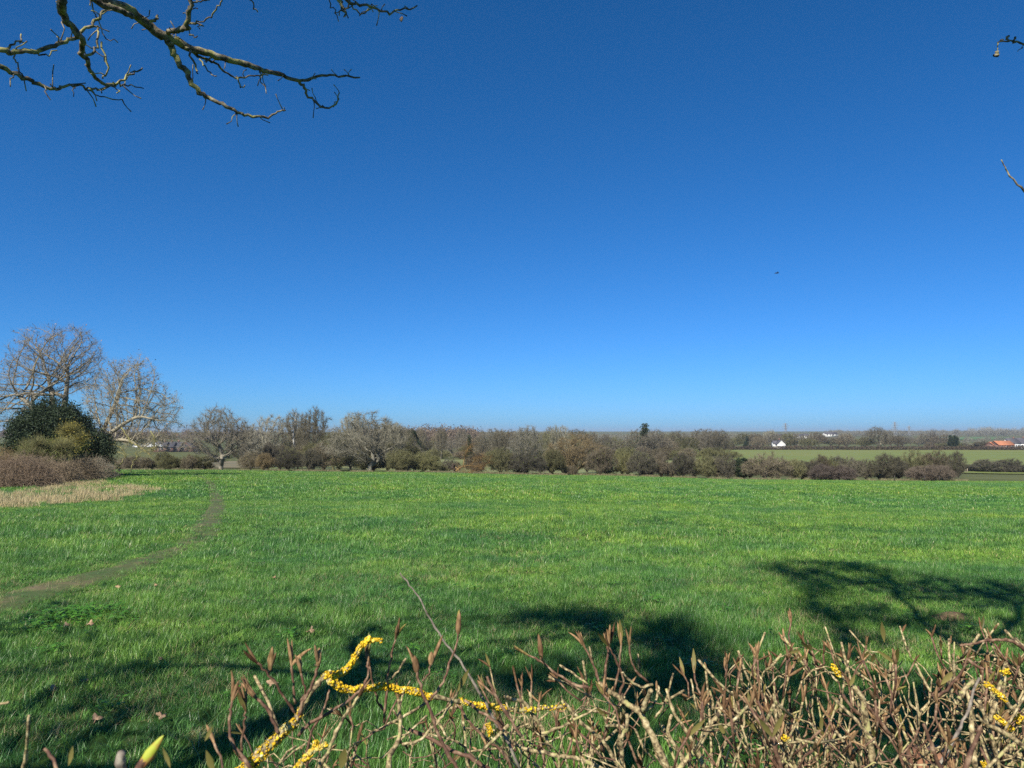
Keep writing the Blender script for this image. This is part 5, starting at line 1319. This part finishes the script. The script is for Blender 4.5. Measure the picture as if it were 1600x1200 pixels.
# ================================================================== overhanging tree: traced boughs in view, the rest grown out of frame
m_over = wood_mat('overhanging_bark', [(0.36, (0.035, 0.028, 0.020)), (0.5, (0.15, 0.125, 0.085)), (0.66, (0.34, 0.30, 0.20))], 45, bump=(1.0, .006), lich=((0.33, 0.30, 0.11), .52, 18))
orr = np.random.default_rng(5)
OB = np.array([-3.3, .3, 0.0])
OT = empty('overhanging_tree', OB, 'leafless tree whose lichened boughs hang into the top left of the photo', 'tree')
mb_bough = MB(); mb_ot = mb_bough
def otrace(pr_, Y0, Y1, w0, w1, spur=0.0, mb=None, OBs=None):
    n_ = len(pr_); Bq = OB if OBs is None else OBs
    P = np.array([W(a, b_, Y0 + (Y1 - Y0) * i / (n_ - 1)) for i, (a, b_) in enumerate(pr_)])
    P, r = smooth_path(P, np.linspace(w0, w1, n_) / 2 / F * (Y0 + Y1) / 2, 4)
    P = P + orr.normal(0, .0035, P.shape)
    for i in range(1, len(r) - 1): r[i] *= 1 + .18 * orr.uniform(-.3, 1) * (i % 3 == 0)
    (mb or mb_bough).tube(P - Bq, r, 8, bump=.12)
    tot = np.linalg.norm(np.diff(P, axis=0), axis=1).sum()
    for _ in range(int(tot * spur * 1.7)):
        i = orr.integers(1, len(P)); d = norm(orr.normal(0, 1, 3) + [0, 0, -.1]); L = orr.uniform(.02, .09); q = P[i] - Bq; pp = [q]
        for s_ in range(3): q = q + d * L / 3; d = norm(d + orr.normal(0, .4, 3)); pp.append(q)
        mb_ot_ = mb_ot if OBs is None else mb
        mb_ot_.tube(pp, [.0028, .0021, .0017, .0026], 5)
    return P, r
otrace([(-2, 0), (0, 0)] if False else [(100, -60), (163, -2), (201, 14), (227, 35), (262, 58), (292, 73), (330, 85), (366, 94), (396, 104), (413, 110), (441, 118), (468, 127)], 2.5, 3.2, 17, 6, 9)
otrace([(468, 127), (485, 122), (509, 117), (536, 119), (561, 121)], 3.2, 3.35, 5, 2.6, 12)
otrace([(468, 127), (475, 136), (483, 149), (500, 164), (519, 167), (528, 157), (529, 147)], 3.2, 3.3, 5, 2, 16)
otrace([(100, -30), (145, -2), (184, 15), (205, 25)], 2.45, 2.62, 10, 9, 5)
otrace([(262, 60), (266, 70), (277, 91), (290, 113), (305, 136), (317, 149), (336, 158), (360, 169), (375, 177), (392, 181), (417, 182), (434, 176), (446, 171)], 2.75, 3.0, 11, 2.2, 10)
otrace([(290, 74), (298, 81), (319, 92), (334, 99), (353, 112), (369, 122), (396, 118), (419, 117)], 2.8, 3.1, 4.5, 2, 7)
otrace([(369, 122), (376, 135), (383, 135)], 3.0, 3.0, 2.5, 2); otrace([(297, 80), (306, 106), (310, 115)], 2.8, 2.8, 3.5, 2); otrace([(407, 113), (407, 123), (417, 147)], 3.05, 3.05, 2.4, 1.4); otrace([(312, 93), (325, 108), (337, 119)], 2.85, 2.8, 2.4, 1.6)
otrace([(260, 54), (281, 46), (292, 42), (296, 21), (296, -2), (294, -40)], 2.75, 2.6, 9, 6, 10); otrace([(296, 1), (314, 2), (327, 1)], 2.65, 2.7, 3, 2); otrace([(296, 38), (313, 34), (330, 24), (341, 11), (347, -3), (352, -30)], 2.7, 2.6, 2.4, 2.4)
otrace([(298, 37), (315, 38), (311, 44)], 2.7, 2.7, 3, 2); otrace([(298, 55), (312, 59)], 2.7, 2.7, 2.5, 1.6); otrace([(380, -30), (390, -2), (396, 8), (404, 20)], 2.6, 2.7, 2, 2); otrace([(234, 33), (243, 30), (247, 22)], 2.65, 2.7, 5, 3)
otrace([(500, -40), (542, -1), (557, 4), (579, 10.6), (600, 18), (612, 21), (632, 14), (652, 9)], 2.6, 2.9, 5, 2.4, 8); otrace([(500, -30), (513, 0), (523, 17), (529, 32)], 2.6, 2.7, 2.2, 1.5); otrace([(545, 0), (551, 11), (566, 21), (577, 13), (587, 8)], 2.7, 2.8, 3, 1.6); otrace([(522, -5), (534, 4), (537, 16), (545, 8)], 2.65, 2.65, 7, 3, 20)
otrace([(102, -60), (100, 0), (98, 14), (105, 33), (119, 51), (128, 64), (125, 80), (133, 94), (140, 110), (152, 124), (164, 132), (184, 130), (205, 115), (224, 106)], 2.3, 2.8, 13, 2.4, 6)
otrace([(176, 131), (190, 132), (206, 135), (226, 137)], 2.65, 2.75, 3, 1.6, 6); otrace([(-60, 84), (0, 80), (17, 81), (47, 79), (58, 80), (79, 73), (98, 67), (115, 59), (129, 47), (145, 37), (157, 25), (174, 4)], 2.3, 2.55, 9, 4, 9)
otrace([(10, 77), (26, 66), (38, 67)], 2.35, 2.4, 4, 2); otrace([(30, 66), (31, 52)], 2.38, 2.4, 2.4, 2); otrace([(19, 85), (26, 96), (33, 114), (42, 143)], 2.35, 2.4, 3, 1.6); otrace([(58, 82), (73, 87), (87, 79)], 2.4, 2.45, 2.6, 2)
otrace([(-60, 80), (0, 105), (21, 114), (44, 124), (65, 132), (86, 138), (98, 136), (119, 134), (140, 138), (157, 139), (182, 135)], 2.3, 2.6, 8, 2.4, 8); otrace([(140, 138), (157, 150), (191, 157)], 2.5, 2.6, 2.4, 1.5, 8)
otrace([(21, 115), (10, 132)], 2.35, 2.3, 2.2, 1.6); otrace([(69, 134), (76, 154)], 2.4, 2.4, 2, 1.8); otrace([(81, 137), (83, 98)], 2.42, 2.45, 2, 1.6); otrace([(117, 135), (113, 149)], 2.4, 2.4, 1.8, 1.3)
otrace([(140, -20), (143, 2), (149, 23), (157, 38), (163, 59), (182, 66)], 2.5, 2.6, 2.4, 1.5); otrace([(133, 86), (149, 75), (152, 59), (154, 42)], 2.5, 2.55, 4, 3, 8); otrace([(160, 66), (168, 105), (164, 119), (157, 124)], 2.6, 2.65, 3, 2, 8)
# trunk and the crown out of frame
tr_ = MB(); P, r = smooth_path([OB + [0, 0, -.2], OB + [.02, 0, 1], OB + [.1, .1, 2.4], OB + [.0, 0, 4.0], OB + [-.2, -.1, 4.8], OB + [-.3, -.3, 5.6]], [.13, .10, .09, .075, .045, .02], 5)
tr_.tube(P - OB, r, 12, bump=.06); tr_.build('trunk', m_over, OT)
for lnk, w_ in (([OB + [0, 0, 3.9], (-2.7, 1.2, 4.0), (-2.1, 2.0, 3.75), W(100, -60, 2.5)], .028), ([OB + [.05, 0, 3.2], (-2.6, 1.3, 3.6), W(102, -60, 2.3)], .022), ([OB + [.05, .05, 2.9], (-2.6, 1.3, 3.1), W(-60, 84, 2.3)], .016), ([OB + [.05, .05, 2.7], (-2.6, 1.3, 2.95), W(-60, 80, 2.3)], .014),
                ([OB + [0, 0, 4.4], (-2.0, 1.4, 4.5), (-1.2, 2.2, 3.9), W(500, -40, 2.6)], .014)):
    P, r = smooth_path(lnk, np.linspace(w_ * 1.6, w_ * .8, len(lnk)), 5); mb_bough.tube(P - OB, r, 8, bump=.08)
mb_bough.build('bough', m_over, OT)
def free_crown(parts, st, n, tw, seed, Bq, parent, D=.3, leaves=0, lf=.07, lmat=None):
    """crown kept out of the picture: the photo shows clear sky there"""
    rng = np.random.default_rng(seed); A = ellips(parts, n, rng); A = A[~in_frame(A, 160)]
    P, par, dr = grow(A, np.array(st, float), D, 2.5, .45, jit=.22, up=.1, rng=rng); r = radii(par, .007, 2.2, rmax=.10)
    i = np.where(par >= 0)[0]; q = par[i]; t, ends = twigs(P, dr, r, tw, .7, .005, lim=.02, rng=rng, up=.2)
    S0 = np.vstack([P[q], t[0]]); S1 = np.vstack([P[i], t[1]]); a = np.concatenate([np.minimum(r[q], r[i] * 1.3), t[2]]); b_ = np.concatenate([r[i], t[3]])
    ok = ~(in_frame(S0, 30) | in_frame(S1, 30)); V, Q_ = segs(S0[ok] - Bq, S1[ok] - Bq, a[ok], b_[ok], k=5)
    mats = [m_over]; qm = np.zeros(len(Q_), int)
    if leaves:
        C = np.vstack([ellips(parts, leaves, rng, .1)]); K = ellips(parts, leaves // 22, rng); C = K[rng.integers(0, len(K), leaves)] + rng.normal(0, .11, (leaves, 3)); C = C[~in_frame(C, 120)]
        LV, LQ = leaf_quads(C - Bq, lf, rng); Q_ = np.vstack([Q_, LQ + len(V)]); V = np.vstack([V, LV]); qm = np.concatenate([qm, np.ones(len(LQ), int)]); mats.append(lmat)
    return link('crown', raw_mesh('crown', V, Q_, mats=mats, qm=qm, smooth=False), parent)
free_crown([E(-4.7, -.4, 5.2, 1.9, 1.8, 1.6), E(-6, -1.2, 4.6, 1.8, 1.5, 1.3), E(-4.0, -1, 6.8, 1.6, 1.6, 1.4)], [OB + [0, 0, 3.8], OB + [0, 0, 4.6]], 220, 520, 3, OB, OT)
lf = empty('hanging_leaf', W(628, 30, 2.85), 'single curled brown leaf hanging below the twig tip at the top of the photo', 'leaf')
mb = MB(); leaf(mb, np.array([0, 0, .012]), np.array([.1, 0, -1.]), .030, .010, .6, .6); mb.tube([(0, 0, .03), (0, 0, .01)], [.0008, .0008], 4); o = mb.build('blade', m_dead, lf); md = o.modifiers.new('thickness', 'SOLIDIFY'); md.thickness = .0008
# ivy-clad tree behind the photographer: throws the broad shade on the grass
IB = np.array([4.6, -2.8, 0.]); IT = empty('ivy_clad_tree', IB, 'ivy-clad tree behind the photographer that throws the broad shade on the grass', 'tree')
mb = MB(); P, r = smooth_path([IB + [0, 0, -.2], IB + [0, 0, 2], IB + [-.3, -.2, 4.5], IB + [-.2, 0, 7]], [.26, .22, .17, .08], 5); mb.tube(P - IB, r, 12, bump=.05); mb.build('trunk', m_over, IT)
SH = S / S[2]
def over(px, row, h, rx, ry, rz_):
    """crown mass at height h whose shade lies at the ground point seen at (px,row)"""
    g = G(px, row); c = g + SH * h; return E(c[0], c[1], g[2] + h, rx, ry, rz_)
free_crown([over(1400, 915, 6.4, 1.5, .4, .35), over(1560, 935, 6.0, 1.3, .4, .4), over(1290, 890, 6.6, .9, .35, .3), over(1480, 985, 6.0, 1.3, .35, .4), over(1330, 960, 6.0, .6, .25, .3), over(1200, 1070, 5.2, .45, .35, .3), over(1330, 1110, 5.0, .5, .5, .3), over(1450, 1090, 5.2, .55, .4, .3), over(1560, 1120, 5.0, .5, .6, .3), over(1430, 1160, 5.0, .5, .35, .3), over(1240, 1150, 5, .4, .35, .3)], [IB + [-.2, 0, 4.0], IB + [-.2, 0, 4.6]], 620, 3600, 8, IB, IT, leaves=1900, lf=.075, lmat=m_green)
JB = np.array([-2.6, -2.4, 0.]); JT = empty('second_ivy_tree', JB, 'ivy-topped tree behind the photographer on the left that shades the grass beyond the hedge', 'tree')
mb = MB(); P, r = smooth_path([JB + [0, 0, -.2], JB + [0, 0, 2], JB + [.3, .2, 4.5], JB + [.4, 0, 6.5]], [.14, .11, .08, .04], 5); mb.tube(P - JB, r, 12, bump=.05); mb.build('trunk', m_over, JT)
free_crown([over(930, 975, 5.0, .65, .3, .3), over(1010, 1005, 5.0, .5, .4, .3), over(1080, 1055, 4.8, .35, .5, .3), over(900, 1065, 4.8, .6, .3, .3), over(1010, 1060, 5, .3, .3, .3)], [JB + [.3, .2, 3.6], JB + [.3, .2, 4.2]], 420, 2000, 9, JB, JT, leaves=620, lf=.07, lmat=m_green)
# limbs that throw the long streaks at the lower left
for (a, b_, h0, h1, r0) in [((-40, 1140), (390, 985), 3.4, 4.6, .055), ((60, 1195), (300, 1075), 3.2, 4.0, .035), ((-30, 1010), (110, 935), 4.6, 5.0, .06), ((140, 1075), (380, 1010), 4.0, 4.8, .03), ((0, 1180), (190, 1110), 3.3, 3.8, .03), ((130, 1010), (90, 950), 4.4, 4.8, .03), ((0, 1070), (250, 1000), 3.8, 4.6, .035), ((30, 1150), (330, 1020), 3.4, 4.3, .03), ((200, 1170), (360, 1090), 3.2, 3.8, .022)]:
    g0, g1 = G(*a), G(*b_); p0, p1 = g0 + SH * h0, g1 + SH * h1
    n_ = 9; P = np.array([p0 * (1 - t) + p1 * t for t in np.linspace(0, 1, n_)]) + orr.normal(0, .09, (n_, 3)); P = P[~in_frame(P, 60)]
    if len(P) > 2:
        mb = MB(); mb.tube(P - OB, np.linspace(r0, r0 * .4, len(P)), 7); 
        for _ in range(14):
            i = orr.integers(0, len(P)); d = norm(orr.normal(0, 1, 3)); mbq = [P[i] - OB, P[i] - OB + d * orr.uniform(.2, .4), P[i] - OB + d * .5 + orr.normal(0, .15, 3)]
            if not in_frame(np.array(mbq) + OB, 60).any(): mb.tube(mbq, [.010, .007, .004], 4, cap=False)
        mb.build('limb', m_over, OT)
# tree off to the right: two thin twigs reach into the picture
RB = np.array([3.6, 1.3, 0.]); RT = empty('right_hand_tree', RB, 'tree off to the right with thin twig tips at the right edge of the sky', 'tree')
mb = MB(); P, r = smooth_path([RB + [0, 0, -.2], RB + [0, 0, 1.6], RB + [.1, -.1, 3.6], RB + [.2, -.2, 6]], [.15, .13, .1, .04], 5); mb.tube(P - RB, r, 10, bump=.06); mb.build('trunk', m_over, RT)
mb = MB()
otrace([(1680, 92), (1640, 80), (1600, 69), (1580, 65), (1564, 65), (1558, 75), (1557, 84)], 2.9, 2.9, 4, 1.4, 0, mb, RB); otrace([(1566, 65), (1563, 61)], 2.9, 2.9, 3, 4, 0, mb, RB); otrace([(1575, 65), (1574, 57)], 2.9, 2.9, 3, 4, 0, mb, RB); otrace([(1585, 66), (1585, 59)], 2.9, 2.9, 3, 4, 0, mb, RB)
otrace([(1557, 83), (1557, 87)], 2.9, 2.9, 6, 5, 0, mb, RB); otrace([(1680, 350), (1640, 330), (1600, 299), (1582, 281), (1571, 265), (1565, 251)], 2.7, 2.7, 4, 1.6, 0, mb, RB); otrace([(1600, 70), (1592, 80)], 2.9, 2.9, 1.5, 1, 0, mb, RB)
for a, b_ in ((RB + [.15, -.1, 3.7], W(1680, 92, 2.9)), (RB + [0, 0, 2.2], W(1680, 350, 2.7))):
    P, r = smooth_path([a, (a + b_) / 2 + [0, 0, .15], b_], [.02, .012, .006], 5); mb.tube(P - RB, r, 6)
mb.build('crown', m_over, RT)
free_crown([E(4.4, .6, 5, 1.6, 1.5, 1.5), E(5, -.5, 4.2, 1.4, 1.4, 1.2)], [RB + [.1, -.1, 3.4], RB + [.1, -.1, 4.0]], 220, 700, 13, RB, RT)

# ------------------------------------------------------------------ the air: far things fade slightly
hm = bpy.data.materials.new('haze_air'); hm.use_nodes = True; nt = hm.node_tree
nt.nodes.remove(nt.nodes['Principled BSDF']); pv = nt.nodes.new('ShaderNodeVolumePrincipled')
pv.inputs['Color'].default_value = (0.80, 0.88, 1.0, 1); pv.inputs['Density'].default_value = 0.00012; pv.inputs['Anisotropy'].default_value = 0.2
nt.links.new(pv.outputs[0], nt.nodes['Material Output'].inputs['Volume'])
mb = MB(); zt_, zb_ = 42.0, float(ZZ.min()) - 1.0
mb.box((0, 4350, (zt_ + zb_) / 2), (18200, 9300, zt_ - zb_))
hz_ = mb.build('haze', hm, smooth=False); tag(hz_, None, None, kind='stuff')
sc.cycles.volume_bounces = 0
